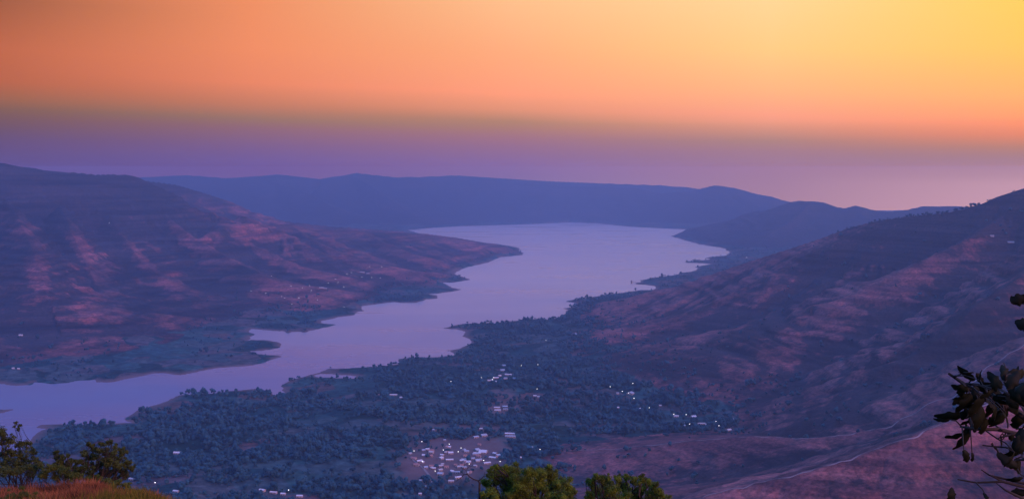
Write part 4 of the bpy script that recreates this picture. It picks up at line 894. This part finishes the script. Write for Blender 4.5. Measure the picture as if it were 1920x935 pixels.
COLS = {0: [(380,(88,82,144)),(330,(88,80,142)),(318,(88,78,140)),(311,(88,77,139)),(304,(89,76,138)),(296,(90,76,136)),(286,(92,75,133)),(274,(95,74,128)),(258,(98,74,120)),(240,(106,76,106)),(220,(116,80,92)),(204,(126,86,82)),(186,(152,92,74)),(152,(182,92,64)),(90,(190,96,62)),(0,(158,84,52))],
        480: [(380,(108,96,158)),(330,(106,92,157)),(318,(106,90,156)),(311,(107,90,155)),(304,(109,90,154)),(296,(111,90,152)),(286,(115,90,148)),(274,(121,91,142)),(258,(130,94,132)),(240,(140,98,120)),(222,(150,110,104)),(196,(194,118,96)),(156,(232,130,96)),(90,(240,138,94)),(0,(238,140,92))],
        960: [(380,(132,118,168)),(330,(126,108,165)),(318,(128,107,164)),(311,(130,106,162)),(304,(133,106,160)),(296,(136,106,157)),(286,(141,107,152)),(274,(147,108,146)),(258,(158,112,136)),(242,(168,120,122)),(228,(176,128,114)),(206,(224,144,118)),(174,(255,156,122)),(100,(255,170,122)),(0,(255,190,136))],
        1440: [(390,(166,132,166)),(330,(158,124,160)),(318,(158,123,158)),(311,(158,122,156)),(304,(158,122,154)),(296,(159,122,151)),(284,(163,123,146)),(264,(174,130,132)),(242,(212,144,130)),(214,(252,160,134)),(170,(255,180,130)),(90,(255,204,132)),(0,(255,214,148))],
        1920: [(390,(200,156,180)),(345,(192,150,174)),(330,(180,140,166)),(318,(174,135,160)),(311,(171,132,156)),(304,(169,130,152)),(294,(168,128,144)),(276,(186,130,124)),(252,(230,136,114)),(228,(255,150,114)),(180,(254,178,112)),(90,(255,200,98)),(0,(255,208,94))]}
for u_, st_ in COLS.items():
    fixed = []; hi = [q for q in st_ if q[0] > 331]; lo_ = [q for q in st_ if q[0] < 285]; vs0 = [q[0] for q in st_][::-1]
    mid_ = [(v_, tuple(float(np.interp(v_, vs0, [q[1][k] for q in st_][::-1])) for k in range(3))) for v_ in (330, 318, 314.4, 313.4, 312.6, 311.6, 310, 307.5, 304, 298, 290)]
    st_ = hi + mid_ + lo_
    for v_, c_ in st_:
        dx, dy, dz = ray(u_, v_); e_ = math.atan2(dz, math.hypot(dx, dy)); path = min(58 / max(math.sin(e_), 1e-4), 16500 / math.cos(math.atan2(dx, dy))); T_ = math.exp(-HAZE_K * path)
        l_ = [max(.01, (a_ - (1 - T_) * b_) / T_) for a_, b_ in zip(sr(*c_)[:3], sr(*HJ[u_])[:3])]
        fixed.append((v_, tuple(l_)))
    COLS[u_] = fixed
ramps = []
for u, st_ in COLS.items():
    r = N(nt, 'ShaderNodeValToRGB'); cr = r.color_ramp; es = []
    el0 = max(el_of(330, u), 0)
    for v, c in st_: es.append(((el_of(v, u) * 90 + 2.5) / 15.5, lin(*c)))
    top = (255, 205, 120) if u > 1000 else (235, 140, 95)
    es.insert(0, (0.0, es[0][1])); es.append((1.0, sr(*(top[0] * .92, top[1] * .86, top[2] * 1.0 + 12))))
    cr.elements[0].position = 0; cr.elements[0].color = es[0][1]; cr.elements[1].position = 1.0; cr.elements[1].color = es[-1][1]
    for p_, c_ in es[1:-1]:
        e = cr.elements.new(min(max(p_, .0001), .999)); e.color = c_
    L(clamp01(M2('DIVIDE', M2('ADD', M2('MULTIPLY', elc, 90), 2.5), 15.5)), r.inputs['Fac']); ramps.append((math.degrees(math.atan((u - 960) / F)), r.outputs['Color']))
cur = ramps[0][1]
for i in range(1, len(ramps)):
    a0, a1 = ramps[i - 1][0], ramps[i][0]
    mr = N(nt, 'ShaderNodeMapRange', interpolation_type='LINEAR'); L(azd, mr.inputs['Value']); mr.inputs['From Min'].default_value = a0; mr.inputs['From Max'].default_value = a1
    mx = N(nt, 'ShaderNodeMix', data_type='RGBA'); L(mr.outputs[0], mx.inputs[0]); L(cur, mx.inputs[6]); L(ramps[i][1], mx.inputs[7]); cur = mx.outputs[2]
r = N(nt, 'ShaderNodeValToRGB'); cr = r.color_ramp; L(M2('DIVIDE', eld, 90), r.inputs['Fac'])
cr.elements[0].position = 19 / 90; cr.elements[0].color = lin(.40, .40, .90); cr.elements[1].position = 1; cr.elements[1].color = lin(.08, .52, 1.8)
for p_, c_ in ((32 / 90, lin(.28, .56, 1.6)), (60 / 90, lin(.10, .56, 1.9))):
    e = cr.elements.new(p_); e.color = c_
mx = N(nt, 'ShaderNodeMix', data_type='RGBA'); L(clamp01(M2('DIVIDE', M2('SUBTRACT', eld, 12.5), 6.5)), mx.inputs[0]); L(cur, mx.inputs[6]); L(r.outputs['Color'], mx.inputs[7]); cur = mx.outputs[2]
# behind the viewer the sky is a plain dusk blue
mr = N(nt, 'ShaderNodeMapRange', interpolation_type='SMOOTHSTEP'); L(M2('ABSOLUTE', M2('SUBTRACT', azd, 25)), mr.inputs['Value']); mr.inputs['From Min'].default_value = 65; mr.inputs['From Max'].default_value = 130
mx = N(nt, 'ShaderNodeMix', data_type='RGBA'); L(mr.outputs[0], mx.inputs[0]); L(cur, mx.inputs[6]); mx.inputs[7].default_value = lin(.09, .26, .85); cur = mx.outputs[2]
sky = N(nt, 'ShaderNodeTexSky', sky_type='NISHITA'); sky.sun_disc = False
SUN_EL, SUN_AZ = math.radians(24), math.radians(132)
sky.sun_elevation = SUN_EL; sky.sun_rotation = SUN_AZ
sk = N(nt, 'ShaderNodeMix', data_type='RGBA', blend_type='ADD'); sk.inputs[0].default_value = .004; L(cur, sk.inputs[6]); L(sky.outputs[0], sk.inputs[7])
L(sk.outputs[2], bg.inputs['Color']); bg.inputs['Strength'].default_value = 1.0
sun = bpy.data.lights.new('sun', 'SUN'); sun.energy = 2.5; sun.angle = math.radians(32); sun.color = (1, .40, .40)
so = bpy.data.objects.new('sun', sun); C.objects.link(so)
dv = Vector((math.sin(SUN_AZ) * math.cos(SUN_EL), math.cos(SUN_AZ) * math.cos(SUN_EL), math.sin(SUN_EL))); so.rotation_euler = dv.to_track_quat('Z', 'Y').to_euler(); so.location = (0, 0, 800)
# ---------------------------------------------------------------- haze
m = bpy.data.materials.new('haze_air'); m.use_nodes = True; nt = m.node_tree; nt.nodes.clear()
out = nt.nodes.new('ShaderNodeOutputMaterial'); pv = nt.nodes.new('ShaderNodeVolumePrincipled'); pv.inputs['Color'].default_value = (.37, .51, .76, 1); pv.inputs['Anisotropy'].default_value = .5; pv.inputs['Density'].default_value = 1.0e-4
nt.links.new(pv.outputs[0], out.inputs['Volume'])
hb = MB(); hb.box((0, 0, -5.4), (33000, 33000, 5.4 + 608)); o = hb.build('haze', m); tag(o, kind='stuff')
o['label'] = 'thin bluish evening haze filling the whole valley'; o['category'] = 'haze'
# ---------------------------------------------------------------- render settings
sc.view_settings.view_transform = 'Standard'; sc.view_settings.look = 'None'; sc.view_settings.exposure = 0; sc.view_settings.gamma = 1; sc.view_settings.use_curve_mapping = False
cy = sc.cycles; cy.use_denoising = True; cy.max_bounces = 5; cy.diffuse_bounces = 2; cy.glossy_bounces = 2; cy.volume_bounces = 3; cy.transparent_max_bounces = 6
cy.caustics_reflective = False; cy.caustics_refractive = False
